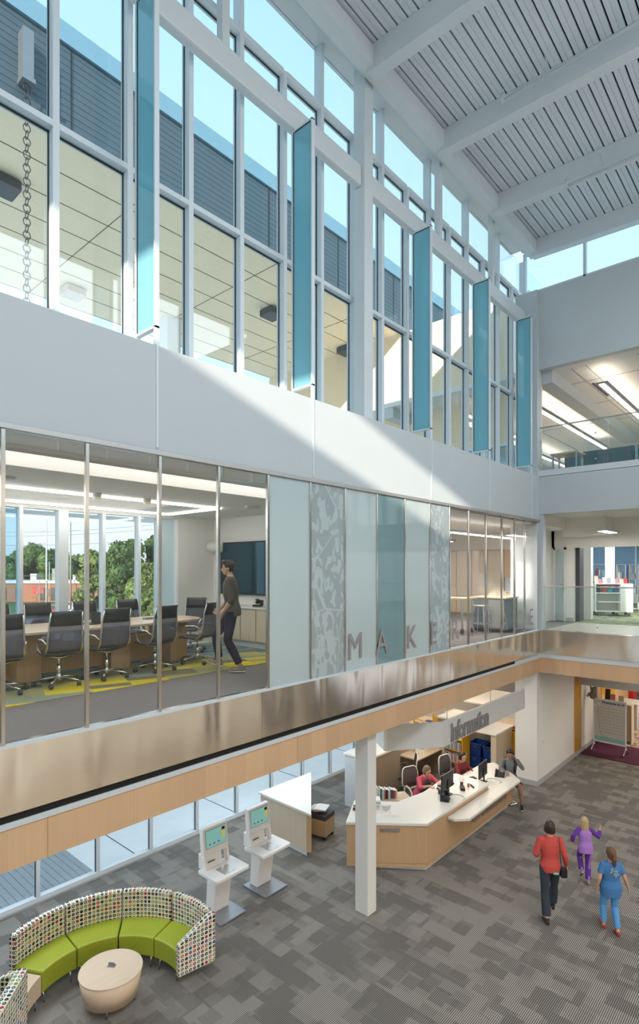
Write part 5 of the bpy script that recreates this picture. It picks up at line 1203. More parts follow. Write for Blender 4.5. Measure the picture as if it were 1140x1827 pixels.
# ================================================================== SERVICE DESK
t = thing('service_desk', 'long oak service desk with two white counter heights and a lower shelf', 'desk', (-.06, 9.2, 0))
def P2(x, y): return (x + .06, y - 9.2)
MB().prism([P2(-.05, 9.19), P2(-.05, 11.86), P2(-.90, 11.92), P2(-.98, 11.6), P2(-.90, 10.45), P2(-1.04, 9.65), P2(-1.75, 9.12), P2(-1.25, 8.22)], .89, .945).obj('upper_worktop', 'quartz', t, bevel=.008)
MB().prism([P2(.10, 9.98), P2(.31, 10.22), P2(.27, 12.86), P2(-.08, 13.18), P2(-.72, 13.62), P2(-.92, 13.2), P2(-.92, 11.9), P2(-.055, 11.9), P2(-.055, 9.98)], .755, .81).obj('lower_worktop', 'quartz', t, bevel=.008)
def face(a, b_, z0, z1, th=.03):
    a = Vector((*P2(*a), 0)); b_ = Vector((*P2(*b_), 0)); u = (b_ - a).normalized(); v = Vector((-u.y, u.x, 0)) * th
    return [(p.x, p.y) for p in (a, b_, b_ + v, a + v)], z0, z1
MB().prism(*face((-.07, 9.21), (-.07, 11.86), .17, .89)).obj('front_panel', 'woodm', t)
MB().prism(*face((-.07, 11.86), (-.07, 13.25), .17, .755)).obj('front_panel', 'woodm', t)
MB().prism(*face((-1.25, 8.25), (-.07, 9.21), .17, .89)).obj('side_panel', 'woodm', t)
MB().prism(*face((-.065, 9.205), (-.065, 13.26), .10, .163)).obj('lower_rail', 'woodm', t)
MB().prism(*face((-1.25, 8.245), (-.065, 9.205), .10, .163)).obj('lower_rail', 'woodm', t)
MB().prism(*face((-.07, 13.25), (-.75, 13.6), .12, .755)).obj('end_panel', 'woodm', t)
MB().prism([P2(-.14, 9.28), P2(-.14, 13.1), P2(-.8, 13.3), P2(-.8, 10), P2(-1.2, 8.5)], 0, .10).obj('plinth', 'alu', t)
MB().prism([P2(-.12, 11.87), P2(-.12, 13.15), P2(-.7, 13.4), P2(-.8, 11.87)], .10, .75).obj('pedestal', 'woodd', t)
u = Vector((-1.18, -.96, 0)).normalized(); o3 = Vector((*P2(-.47, 8.885), .80))
MB().prism([(o3.x + u.x * a + .006 * u.y * -1 * s_, o3.y + u.y * a + .006 * u.x * s_) for a, s_ in ((0, -1), (.37, -1), (.37, 3), (0, 3))], .77, .83).obj('book_drop_slot', 'chrome', t)
text('lettering', 'circulation', .40, 'signgrey', frame3((P2(-.034, 11.02)[0], P2(0, 11.02)[1], .33), (0, 1, 0), (0, 0, 1)) @ Matrix.Diagonal((1.04, 1, 1, 1)), .004, t, bold=.004)
# counter things
def monitor(loc, rz, lab):
    t = thing('computer_monitor', lab, 'monitor', loc, rz, 'monitors on the service desk')   # screen faces +Y
    MB().rbox(-.11, .11, -.08, .08, 0, .015, .02).obj('base', 'dark', t); MB().box(-.03, .03, -.04, -.02, .015, .32).obj('stand', 'dark', t)
    MB().box(-.26, .26, -.02, .015, .13, .47).obj('bezel', 'dark', t, bevel=.006); MB().box(-.24, .24, .0155, .018, .15, .45).obj('display', 'kscr', t)
    return t
m0 = monitor((-.44, 10.66, .945), math.radians(92), 'black monitor facing the woman in pink'); dup(m0, (-.34, 12.16, .81), math.radians(96), 'black monitor facing the woman in maroon')
def phone(loc, rz, lab):
    t = thing('desk_phone', lab, 'telephone', loc, rz, 'telephones on the service desk')
    MB().add([(-.11, -.09, 0), (.11, -.09, 0), (.11, .09, 0), (-.11, .09, 0), (-.11, -.09, .02), (.11, -.09, .02), (.11, .09, .12), (-.11, .09, .12)], [(0, 3, 2, 1), (4, 5, 6, 7), (0, 1, 5, 4), (1, 2, 6, 5), (2, 3, 7, 6), (3, 0, 4, 7)]).obj('body', 'dark', t)
    MB().loft([(-.08, -.08, .05), (-.085, 0, .105), (-.08, .08, .135)], [.022, .016, .022], [.016, .012, .016], n=8).obj('handset', 'dark', t); MB().box(.0, .09, .03, .075, .09, .122).obj('display', 'greym', t)
    return t
p0 = phone((-.33, 10.38, .945), math.radians(110), 'black telephone beside the monitor of the woman in pink'); p1 = dup(p0, (-.20, 12.78, .81), math.radians(20), 'black telephone in front of the youth')
for (x, y, z, a, lab) in ((-.72, 11.12, .945, 78, 'black keyboard before the woman in pink'), (-.68, 12.1, .81, 65, 'black keyboard before the woman in maroon')):
    o = MB().rbox(-.21, .21, -.07, .07, 0, .02, .01).obj('keyboard', 'dark', loc=(x, y, z), rz=math.radians(a)); tag(o, lab, 'keyboard', 'keyboards on the service desk')
    kk = MB()
    for r_ in range(4): kk.box(-.2, .2, -.06 + r_ * .032, -.036 + r_ * .032, .02, .024)
    kk.obj('keys', 'darkg', o)
o = MB().ball((0, 0, .012), (.03, .05, .02), 10).obj('mouse', 'dark', loc=(-.74, 10.80, .945), rz=1.0); tag(o, 'black computer mouse under the hand of the woman in pink', 'mouse')
o = MB().rbox(-.09, .09, -.07, .07, 0, .10, .01).obj('receipt_printer', 'dark', loc=(-.52, 10.64, .945), rz=1.2, bevel=.006); tag(o, 'small black receipt printer beside the front monitor', 'printer')
t = thing('pen_cup', 'black cup of pens near the back edge of the white counter', 'pen holder', (-.42, 11.28, .945)); MB().lathe([(.03, 0), (.035, .09), (.03, .09), (.028, .01)], n=14).obj('cup', 'dark', t)
random.seed(3)
for k in range(7):
    a = random.uniform(0, 6.3); MB().tube([(0, 0, .02), (.06 * math.cos(a), .06 * math.sin(a), .19)], .004, 5).obj('pen', ('redp', 'dark', 'greym')[k % 3], t)
o = MB().lathe([(.025, 0), (.027, .07), (.022, .075)], n=12).obj('glue_bottle', mat('amber', (.5, .18, .03), .3), loc=(-.30, 11.36, .945)); tag(o, 'small amber bottle by the pen cup', 'bottle')
o = MB().rbox(-.05, .05, -.1, .1, 0, .06, .02).obj('tape_dispenser', 'dark', loc=(-.33, 11.14, .945), rz=.6, bevel=.01); tag(o, 'black tape dispenser in front of the pen cup', 'tape dispenser')
o = MB().box(-.015, .015, -.09, .09, 0, .03).obj('stapler', 'dark', loc=(-.24, 11.42, .945), rz=.9, bevel=.005); tag(o, 'black stapler lying near the amber bottle', 'stapler')
for (x, y, z, lab, c_) in ((-.22, 10.62, .95, 'pale blue cable looped on the counter behind the front phone', 'bluecab'), (-.18, 12.35, .815, 'grey cable on the lower counter behind the rear monitor', 'greym')):
    if c_ == 'bluecab': M[c_] = mat('blue_cable', (.25, .5, .6), .5)
    o = MB().tube([(.16 * math.cos(a) * (1 + .2 * math.sin(3 * a)), .2 * math.sin(a), 0) for a in [k * .45 for k in range(10)]], .005, 6).obj('cable', c_, loc=(x, y, z)); tag(o, lab, 'cable')
t = thing('counter_sign', 'small white printed notice standing at the left end of the counter', 'sign', (-.86, 8.98, .945), math.radians(40))
MB().add([(-.11, 0, 0), (.11, 0, 0), (.11, -.01, 0), (-.11, -.01, 0), (-.11, .03, .19), (.11, .03, .19), (.11, .02, .19), (-.11, .02, .19)], [(0, 1, 5, 4), (3, 7, 6, 2), (4, 5, 6, 7), (0, 4, 7, 3), (1, 2, 6, 5), (0, 3, 2, 1)]).obj('sheet', 'paper', t)
pm = MB(); random.seed(5)
for z, w_ in ((.145, .15), (.125, .12), (.10, .16), (.075, .08)):
    x = -w_ / 2
    while x < w_ / 2:
        l_ = random.uniform(.008, .02); yy = z * .16 - .0115; pm.box(x, x + l_, yy - .0015, yy, z, z + .008); x += l_ + .005
for (x, z) in ((-.09, .165), (.08, .16), (-.085, .04), (.09, .04), (0, .045)): pm.box(x, x + .01, z * .16 - .013, z * .16 - .0115, z, z + .012)
pm.obj('print', 'darkg', t)
# stacks of books at the left of the desk, and a low trolley
t = thing('book_trolley', 'pale low trolley of returned books tucked inside the desk', 'trolley', (-1.42, 9.9, 0), math.radians(55))
MB().box(-.45, .45, -.22, .22, .82, .86).obj('shelf', 'woodl', t); MB().box(-.45, .45, -.22, .22, .18, .21).obj('shelf', 'woodl', t)
for x in (-.45, .45): MB().tube([(x, -.2, .05), (x, -.2, .97), (x, -.1, 1.02), (x, .1, 1.02), (x, .2, .97), (x, .2, .05)], .016, 8).obj('end_frame', 'woodl', t)
for x in (-.42, .42):
    for y in (-.18, .18): MB().ball((x, y, .035), .035, 8).obj('caster', 'dark', t)
TT = Matrix.Translation((-1.42, 9.9, 0)) @ Matrix.Rotation(math.radians(55), 4, 'Z'); xx = -.42
for i, (c_, wd, ht) in enumerate(((1, .03, .30), (2, .04, .29), (0, .05, .27), (0, .03, .22), (4, .03, .23), (0, .03, .21), (6, .025, .2), (5, .04, .2), (1, .05, .18), (3, .04, .19), (2, .04, .17), (1, .04, .16))):
    book(c_, wd, .17, ht, TT @ Vector((xx, -.1, .862)), math.radians(55), ('tall ' if ht > .25 else '') + CN[c_] + ' book upright on the low trolley, number %s along' % 'one two three four five six seven eight nine ten eleven twelve'.split()[i], 'books upright on the low trolley'); xx += wd + .012
for i, c_ in enumerate((0, 1, 0, 8, 0)):
    book(c_, .17, .22, .032, (-1.24 + .006 * i, 9.02, .946 + i * .0335), math.radians(28 + 3 * i), 'book lying in the stack on the desk, ' + ('bottom', 'second up', 'middle', 'fourth up', 'topmost')[i] + ' of five', 'stack of books on the desk')
for i, c_ in enumerate((2, 5, 1, 9)):
    book(c_, .16, .21, .03, (-1.46 + .005 * i, 8.70, .946 + i * .031), math.radians(20 - 4 * i), 'book in the low pile beside the column, ' + ('bottom one', 'second', 'third', 'top one')[i], 'pile of books beside the column')
# office chairs at the desk
def desk_chair(loc, rz, lab):
    c = thing('office_chair', lab, 'chair', loc, rz, 'office chairs behind the service desk')
    mb = MB().lathe([(.03, .06), (.04, .10), (.025, .14)], n=12)
    for k in range(5): a = 2 * PI * k / 5; mb.loft([(.02 * math.cos(a), .02 * math.sin(a), .10), (.30 * math.cos(a), .30 * math.sin(a), .07)], [.02, .014], [.016, .012], n=8)
    mb.obj('base', 'greym', c)
    for k in range(5): a = 2 * PI * k / 5; MB().ball((.30 * math.cos(a), .30 * math.sin(a), .032), .032, 8).obj('caster', 'dark', c)
    MB().tube([(0, 0, .1), (0, 0, .44)], .025, 10).obj('column', 'greym', c)
    MB().loft([(0, -.22, .47), (0, 0, .46), (0, .22, .47), (0, .26, .45)], [.2, .24, .23, .18], [.02, .035, .03, .015], side=(1, 0, 0), n=16, p=3).obj('seat', 'darkg', c)
    vs = []; prof = [(-.24, .56, .20), (-.26, .68, .225), (-.255, .80, .23), (-.27, .92, .22), (-.29, 1.0, .19), (-.30, 1.03, .13)]
    for y, z, w_ in prof:
        for k in range(7): x = -w_ + 2 * w_ * k / 6; vs.append((x, y - .03 * (1 - (x / w_) ** 2), z))
    m1 = MB().add(vs, [(r_ * 7 + k, r_ * 7 + k + 1, (r_ + 1) * 7 + k + 1, (r_ + 1) * 7 + k) for r_ in range(5) for k in range(6)], True); o1 = m1.obj('backrest', 'chairmesh', c); so = o1.modifiers.new('s', 'SOLIDIFY'); so.thickness = .012
    ed = [(w_, y, z) for y, z, w_ in prof] + [(-w_, y, z) for y, z, w_ in prof[::-1]]
    MB().tube(ed, .014, 8).tube([(-.20, -.24, .56), (0, -.27, .5), (.2, -.24, .56)], .016, 8).tube([(0, -.02, .42), (0, -.22, .44), (0, -.27, .52)], .02, 8).obj('back_frame', 'whitep', c)
    for sx_ in (-1, 1): MB().tube([(sx_ * .2, 0, .45), (sx_ * .29, 0, .5), (sx_ * .29, 0, .66)], .014, 8).rbox(sx_ * .29 - .04, sx_ * .29 + .04, -.12, .12, .66, .69, .03).obj('armrest', 'darkg', c)
    return c
M['chairmesh'] = mat('grey_back_mesh', (.13, .115, .12), .8)
d0 = desk_chair((-1.56, 11.26, 0), math.radians(-110), 'grey mesh office chair of the woman in pink')
dup(d0, (-1.34, 12.60, 0), math.radians(-100), 'grey mesh office chair of the woman in maroon')
dup(d0, (-2.42, 12.1, 0), math.radians(128), 'empty white-framed office chair pulled up to the inner desk')
o = thing('bar_stool', 'stool under the youth at the end of the desk', 'stool', (-.20, 13.38, 0)); MB().lathe([(.14, .52), (.16, .54), (.15, .56)], n=16).obj('seat', 'dark', o); MB().tube([(0, 0, .52), (0, 0, .05)], .02, 8).obj('stem', 'chrome', o); MB().lathe([(.18, 0), (.17, .02), (.03, .05)], n=16).obj('foot', 'chrome', o)
# hanging sign
t = thing('hanging_sign', 'grey hanging fascia lettered information above the service desk', 'sign', (-.05, 9.8, 2.25))
def band(pts, z0, z1, th):
    mb = MB(); n = len(pts)
    for i in range(n - 1):
        a = Vector((*pts[i], 0)); b_ = Vector((*pts[i + 1], 0)); u = (b_ - a).normalized(); v = Vector((-u.y, u.x, 0)) * th
        mb.prism([(a.x, a.y), (b_.x, b_.y), (b_.x + v.x, b_.y + v.y), (a.x + v.x, a.y + v.y)], z0, z1)
    return mb
M['signw'] = mat('sign_board', (.68, .67, .65), .6, var=.02)
band([(0, .0), (0, 4.15)], 0, .49, .06).obj('long_board', 'signw', t); band([(-.72, -.98), (0, .0)], 0, .49, .06).obj('angled_board', 'signw', t); band([(-1.3, -.55), (-.72, -.98)], 0, .49, .05).obj('end_board', 'whitep', t)
mb = MB()
for (x, y) in ((-.03, .2), (-.03, 2.2), (-.03, 4.0), (-.6, -.75)): mb.tube([(x, y, .49), (x, y, .84)], .01, 6)
mb.obj('hanger', 'alu', t)
text('lettering', 'information', .54, 'signgrey', frame3((.012, .28, .045), (0, 1, 0), (0, 0, 1)) @ Matrix.Diagonal((.75, 1, 1, 1)), .02, t, bold=.015, spacing=.92)

# ================================================================== WORK ROOM BEHIND THE DESK
t = thing('low_partition', 'low partition with wide white cap behind the column', 'partition', (-2.8, 11.0, 0))
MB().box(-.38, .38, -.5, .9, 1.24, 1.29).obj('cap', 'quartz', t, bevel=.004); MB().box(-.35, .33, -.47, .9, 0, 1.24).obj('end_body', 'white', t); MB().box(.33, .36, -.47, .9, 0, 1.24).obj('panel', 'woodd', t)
t = thing('staff_booth', 'dark oak booth with an inner desktop behind the women', 'partition', (-2.95, 12.9, 0))
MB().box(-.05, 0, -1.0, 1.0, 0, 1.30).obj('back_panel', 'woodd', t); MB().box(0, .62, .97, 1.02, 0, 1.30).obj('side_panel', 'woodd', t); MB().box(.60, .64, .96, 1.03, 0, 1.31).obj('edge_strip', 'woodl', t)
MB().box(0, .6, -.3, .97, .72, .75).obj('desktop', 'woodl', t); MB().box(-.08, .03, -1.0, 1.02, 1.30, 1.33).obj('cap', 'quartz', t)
o = MB().box(-.13, .13, -.17, .17, 0, .24).obj('cardboard_box', 'paper', loc=(-2.66, 13.3, .75), rz=.2, bevel=.004); tag(o, 'white box with a hand hole on the booth desktop', 'box')
MB().box(-.11, .11, -.1715, -.1705, .1, .16).obj('print', 'greyb', o)
o = MB().rbox(-.2, .2, -.15, .15, 0, .28, .03).obj('waste_bin', mat('dark_green_bin', (.01, .05, .03), .4), loc=(-2.15, 11.75, 0), rz=.3); tag(o, 'dark green bin on the floor beside the booth', 'bin')
def bookcart(loc, rz, lab, rows=(.22, .55, .88)):
    t = thing('book_cart', lab, 'book cart', loc, rz, 'yellow book carts in the work room')
    for x in (-.45, .45): MB().box(x - .012, x + .012, -.2, .2, .12, 1.08).obj('end_panel', 'yellow', t)
    for z in rows: MB().box(-.44, .44, -.2, .2, z - .02, z).obj('shelf', 'yellow', t)
    for x in (-.45, .45): MB().tube([(x, -.19, 1.05), (x, -.17, 1.16), (x, .17, 1.16), (x, .19, 1.05)], .018, 8).obj('handle', 'yellow', t)
    for x in (-.4, .4):
        for y in (-.16, .16): cs = MB().ball((x, y, .055), .055, 10).box(x - .02, x + .02, y - .02, y + .02, .1, .2).obj('caster', 'dark', t)
    return t
bookcart((-2.50, 14.72, 0), math.radians(-4), 'yellow cart full of pale books behind the booth')
Tc = Matrix.Translation((-2.50, 14.72, 0)) @ Matrix.Rotation(math.radians(-4), 4, 'Z'); random.seed(12)
for r_, z in ((0, .222), (1, .552)):
    x = -.42
    while x < .40:
        wd = random.uniform(.018, .045); book(random.choice((0, 0, 0, 1, 7, 8, 6, 0)), wd, .15, random.uniform(.17, .22), Tc @ Vector((x, -.18, z)), math.radians(-4), 'upright book on the %s shelf of the yellow cart behind the booth' % ('lower', 'middle')[r_], 'books on the %s shelf of the yellow cart' % ('lower', 'middle')[r_]); x += wd + .003
for r_, n_ in ((0, 5), (1, 4)):
    for k in range(n_):
        book((1, 0, 2, 7, 0)[k], .2, .14, .025, Tc @ Vector((-.3 + .16 * k, -.17, .222 + .33 * r_ + .222)), math.radians(-4 + 6 * k), 'book lying flat over the row on the %s shelf of the yellow cart' % ('lower', 'middle')[r_], 'flat books on the yellow cart')
bookcart((-3.55, 15.15, 0), math.radians(80), 'yellow cart seen end-on, left of the cart full of books')
bookcart((-1.02, 16.1, 0), math.radians(90), 'yellow cart behind the white-topped counter end')
t = thing('sorting_counter', 'white-topped oak counter with an open bay of blue bins', 'counter', (-1.7, 15.2, 0))
MB().box(-.10, .66, -.75, .46, 1.22, 1.27).obj('worktop', 'quartz', t, bevel=.006); MB().box(.50, .63, -.66, .40, 0, 1.22).obj('end_body', 'woodg', t); MB().box(.49, .64, -.70, -.66, 0, 1.22).obj('edge_strip', 'woodl', t); MB().box(-.72, .50, .36, .40, 0, 1.22).obj('back_panel', 'woodd', t)
def bin_(loc, lab, c_='bluebin', g='stacked blue bins in the counter bay', rz=0):
    t = thing('plastic_bin', lab, 'bin', loc, rz, g)
    mb = MB(); vs = [(-.17, -.22, 0), (.17, -.22, 0), (.17, .22, 0), (-.17, .22, 0), (-.2, -.26, .36), (.2, -.26, .36), (.2, .26, .36), (-.2, .26, .36), (-.18, -.24, .36), (.18, -.24, .36), (.18, .24, .36), (-.18, .24, .36), (-.155, -.205, .02), (.155, -.205, .02), (.155, .205, .02), (-.155, .205, .02)]
    mb.add(vs, [(0, 3, 2, 1), (0, 1, 5, 4), (1, 2, 6, 5), (2, 3, 7, 6), (3, 0, 4, 7), (4, 5, 9, 8), (5, 6, 10, 9), (6, 7, 11, 10), (7, 4, 8, 11), (8, 9, 13, 12), (9, 10, 14, 13), (10, 11, 15, 14), (11, 8, 12, 15), (12, 13, 14, 15)]); mb.obj('tub', c_, t)
    MB().box(-.21, .21, -.27, .27, .33, .355).box(-.19, .19, -.25, .25, .30, .36) if 0 else None
    MB().box(-.205, .205, -.27, -.255, .33, .36).box(-.205, .205, .255, .27, .33, .36).obj('rim', c_, t)
    MB().box(-.05, .05, -.262, -.25, .24, .30).obj('handhold', 'darkg', t)
    return t
b0 = bin_((-1.46, 15.18, 0), 'blue bin on the floor at the right of the counter bay')
dup(b0, (-1.46, 15.18, .365), 0, 'blue bin stacked second at the right of the counter bay'); dup(b0, (-1.92, 15.22, 0), 0, 'blue bin on the floor at the left of the counter bay'); dup(b0, (-1.92, 15.22, .365), 0, 'blue bin stacked second at the left of the counter bay')
dup(b0, (-1.75, 17.75, 0), 0, 'blue bin on the floor beside the white pier, further back', 'blue bins further back'); dup(b0, (-2.25, 17.85, 0), .1, 'blue bin left of the one beside the pier, further back', 'blue bins further back')
bin_((-1.74, 17.74, .362), 'red bin on top of the blue bins by the pier', 'redp', None)
t = thing('work_counter', 'long work counter with blue-white screens at the back of the work room', 'counter', (-3.0, 18.2, 0))
MB().box(-1.2, 1.6, -.9, -.2, .76, .80).obj('worktop', 'woodt', t); MB().box(-.35, .35, -1.1, 1.2, 1.32, 1.36).obj('shelf_top', 'quartz', t); MB().box(-.3, .3, -.2, 1.1, 0, 1.32).obj('body', 'white', t); MB().box(-.02, 1.5, -.2, -.16, .76, 1.3).obj('screen_panel', 'white', t); MB().box(-1.1, 1.5, -.22, -.2, 0, .72).obj('modesty_panel', 'white', t)
t = thing('back_desk', 'beech desk with metal legs left of the work counter', 'desk', (-4.02, 15.95, 0)); MB().box(-.5, .5, -.5, .6, .72, .76).obj('tabletop', 'woodt', t)
for x in (-.45, .4):
    for y in (-.45, .5): MB().box(x, x + .05, y, y + .05, 0, .72).obj('leg', 'chrome', t)
o = MB().box(-.14, .14, -.1, .1, 0, .015).obj('paper_tray', 'bluebin', loc=(-4.02, 16.05, .76)); tag(o, 'blue tray on the desk at the back', 'tray')
o = MB().rbox(-.12, .12, -.1, .1, 0, .1, .02).obj('desk_phone', 'darkg', loc=(-2.55, 17.45, .80), rz=.4); tag(o, 'dark telephone on the back work counter', 'telephone'); MB().box(-.08, .06, -.05, .06, .1, .12).obj('handset', 'dark', o)
t = thing('cap_block', 'small white-topped block right of the yellow handles', 'counter', (-2.95, 15.75, 0)); MB().box(-.3, .3, -.6, .5, 1.2, 1.25).obj('worktop', 'quartz', t); MB().box(-.28, .28, -.58, .48, 0, 1.2).obj('body', 'woodd', t)
# ================================================================== WHITE PIER, CHILDREN'S AREA
S('wall_pier', MB().box(-.66, -.07, YF + .02, YF + .35, 0, 3.07).box(-.25, -.07, YF + .35, 20.1, 0, 3.07), 'white2', 'white pier and wall at the far end of the hall')
S('baseboard_pier', MB().box(-.68, -.05, YF - .0, YF + .3, 0, .14).box(-.07, -.05, YF + .3, 20.1, 0, .14), 'greyb', 'grey base along the white pier')
S('wall_header', MB().box(-.2, 11, 18.34, 18.5, 2.17, 3.07), 'greyb', 'pale bulkhead over the opening of the children area')
S('trim_21', MB().box(-.07, -.055, 17.9, 18.55, .14, 2.9), 'orange', 'tall amber glass panel let into the white wall')
o = MB().box(-.07, -.06, 15.2, 15.27, 1.02, 1.16).obj('light_switch', 'whitep'); tag(o, 'small light switch on the white pier wall', 'switch')
for k in (.04, .09): MB().box(-.0605, -.056, 15.22, 15.25, 1.02 + k - .01, 1.02 + k + .02).obj('rocker', 'greyb', o)
o = MB().box(-.05, 8, 18.4, 20.15, 0, .012).obj('floor_rug', 'purple'); tag(o, 'plum coloured carpet strip across the children area entrance', 'rug')
S('wall_wood', MB().box(-.25, -.05, 20.1, 24.5, 0, 3.0).box(-.25, .0, 20.1, 20.16, 0, 3), 'woodm', 'wood-clad wall of the children area')
S('trim_22', MB().box(-.05, -.03, 20.7, 22.4, .0, 2.9), 'orange', 'amber panel on the wood-clad wall')
S('wall_red', MB().box(-.3, .12, 24.5, 25.1, 0, 3.0), 'redp', 'dark red wall end')
S('wall_back', MB().box(-.3, 11, 33.8, 34, 0, 3.1), 'white2', 'back wall of the children area')
o = MB().lathe([(0, .0), (1.1, 0), (1.1, .012), (0, .012)], n=40, c=(1.55, 25.6, 0)).obj('round_rug', mat('round_purple', (.22, .03, .13), .95, var=.1, scale=20)); tag(o, 'round purple rug at the right edge of the children area', 'rug')
t = thing('whiteboard', 'rolling whiteboard covered in handwriting at the children area entrance', 'whiteboard', (.62, 19.1, 0), math.radians(-3))
MB().box(-.45, .45, -.012, .012, .32, 1.62).obj('panel', mat('board_face', (.55, .56, .54), .25, var=.05, scale=4), t)
MB().box(-.48, -.45, -.02, .02, .28, 1.66).box(.45, .48, -.02, .02, .28, 1.66).box(-.48, .48, -.02, .02, 1.62, 1.66).box(-.48, .48, -.02, .02, .28, .32).obj('frame', 'alu', t)
for sx_ in (-1, 1):
    lg = MB().tube([(sx_ * .465, 0, .30), (sx_ * .465, 0, .2), (sx_ * .465, -.14, .12), (sx_ * .465, -.24, .05)], .015, 8).tube([(sx_ * .465, 0, .2), (sx_ * .465, .14, .12), (sx_ * .465, .24, .05)], .015, 8).obj('leg', 'chrome', t)
    for y in (-.25, .25): MB().ball((sx_ * .465, y, .035), .035, 8).obj('caster', 'darkg', lg)
text('lettering', 'Welcome to the', .105, 'bluebin', frame3((-.22, -.014, 1.52), (1, 0, 0), (0, 0, 1)), .002, t, bold=.003)
mb = MB(); random.seed(8)
for r_ in range(9):
    z = 1.38 - r_ * .095; x = -.30 + random.uniform(0, .06)
    while x < .38:
        l_ = random.uniform(.04, .11); pts = [(x + l_ * j / 8, -.014, z + .014 * math.sin(j * 2.3 + r_) + random.uniform(-.008, .008)) for j in range(9)]; mb.tube(pts, .0022, 4); x += l_ + .03
mb.obj('handwriting', mat('faded_ink', (.22, .16, .18), .6), t)
MB().box(-.44, .44, -.0135, -.012, .34, .46).obj('teal_wash', mat('teal_marker', (.25, .50, .50), .6, var=.3, scale=12), t)
mb = MB().tube([(-.33, -.014, 1.34), (-.31, -.014, .9), (-.28, -.014, .6), (-.2, -.014, .48), (-.05, -.014, .46)], .005, 5); mb.obj('drawn_outline', 'etch', t)
mb = MB()
for k in range(14): a = random.uniform(0, 6.28); r = random.uniform(0, .09); mb.ball((-.33 + r * 1.3 * math.cos(a), -.02, 1.47 + r * .7 * math.sin(a)), (.02, .012, .02), 6)
mb.obj('paper_flowers', 'paper', t)
t = thing('plush_toy', 'soft grey-brown toy perched at the left top of the whiteboard', 'toy', (.12, 19.12, 1.62)); MB().ball((0, 0, .12), (.11, .09, .14), 12).ball((0, 0, .30), (.08, .08, .08), 12).ball((-.06, 0, .37), .03, 8).ball((.06, 0, .37), .03, 8).obj('body', mat('plush', (.22, .19, .15), .95), t); MB().tube([(-.1, -.03, .18), (-.14, -.08, .06)], .03, 8).obj('arm', 'pole', t); MB().tube([(.1, -.03, .18), (.14, -.08, .06)], .03, 8).obj('arm', 'pole', t)
t = thing('litter_bin', 'grey double recycling bin with white top behind the whiteboard', 'bin', (.36, 22.7, 0)); MB().box(-.35, .35, -.42, .42, 0, .92).obj('body', 'greyb', t); MB().box(-.37, .37, -.44, .44, .92, .95).obj('lid', 'white', t); MB().box(.35, .36, -.3, -.1, .6, .8).obj('opening', 'white', t); MB().box(.35, .36, .1, .3, .6, .8).obj('opening', 'white', t)
t = thing('display_shelf', 'low shelf behind the whiteboard holding picture books', 'shelf', (.2, 20.6, 0)); MB().box(-.25, .75, -.15, .15, 1.25, 1.28).obj('top', 'woodl', t); MB().box(-.25, -.22, -.15, .15, 0, 1.25).obj('side_panel', 'woodl', t); MB().box(.72, .75, -.15, .15, 0, 1.25).obj('side_panel', 'woodl', t); MB().box(-.22, .72, .12, .15, 0, 1.25).obj('back_panel', 'woodl', t)
for i, (x, c_, h_) in enumerate(((.10, 5, .42), (.26, 6, .26), (.52, 1, .24))): book(c_, .16, .02, h_, (x, 20.58, 1.282), 0, ('tall dark', 'coral', 'yellowish')[i] + ' book standing above the whiteboard', 'books above the whiteboard', (-.2, 0, 0))

# ================================================================== OUTDOORS BEYOND THE MEETING ROOM
def PX(px, D_):   # ground position seen through a given picture column at a distance along the view axis
    r = (px - 570) / 988; c_, s_ = math.cos(math.atan2(880, 988)), math.sin(math.atan2(880, 988))
    return Vector((5.4 + (r * c_ - s_) * D_, (r * s_ + c_) * D_, -.26))
u_ = Vector((math.cos(math.atan2(880, 988)), math.sin(math.atan2(880, 988)), 0)); ang = math.atan2(u_.y, u_.x)
b = thing('brick_building', 'long low red brick building across the car park', 'building', PX(60, 104), ang)
MB().box(-24, 12, 0, 10, 0, 3.5).obj('wall', 'brick', b); MB().box(-24.4, 12.4, -.4, 10.4, 3.5, 4.1).obj('roof', 'greym', b)
for x in (-12, -6, -3.4, 1.2, 3.2, 5.0, 8.2, 10.5): MB().box(x, x + .9, -.06, 0, .3, 2.7).obj('window', 'dark', b)
for x, h_ in ((2, 2.2), (-2.2, 1.2), (6, 1.0)): MB().box(x, x + 1.2, 3, 4.5, 4.1, 4.1 + h_).obj('roof_unit', 'pole' if h_ > 2 else 'greyb', b)
for k, px in enumerate((65, 77)):
    p_ = PX(px, 96); t = thing('flag_banner', ('left', 'right')[k] + ' red banner on a pole before the brick building', 'banner', p_, ang, 'red banners'); MB().tube([(0, 0, 0), (0, 0, 3.4)], .05, 6).obj('pole', 'greym', t); MB().box(-.70, -.05, -.03, .03, 1.9, 3.2).obj('cloth', 'redp', t)
for (px, D_, h_, rr, lab) in ((83, 90, 14.8, .16, 'tall white metal utility pole'), (126, 74, 12.4, .14, 'weathered wooden utility pole left of the big tree'), (71, 80, 4.6, .07, 'car park lamp post with twin heads'), (88, 98, 7.5, .08, 'thin pole between the banners and the white pole')):
    t = thing('utility_pole', lab, 'pole', PX(px, D_), ang); MB().tube([(0, 0, 0), (0, 0, h_)], [rr, rr * .6], 8).obj('shaft', 'white' if 'white' in lab else 'pole', t)
    if 'lamp' in lab: MB().box(-1.3, 1.3, -.12, .12, h_ - .1, h_).obj('lamp_head', 'greym', t)
    elif 'wooden' in lab: MB().box(-.1, .7, -.05, .05, h_ - 1.2, h_ - 1.1).obj('crossarm', 'pole', t)
    elif 'metal' in lab:
        for z in (12.5, 10.5, 8.3): MB().tube([(0, 0, z), (-.9, 0, z - .4)], .05, 5).obj('bracket', 'greyb', t)
a, b_ = PX(-80, 90), PX(300, 74); mb = MB()
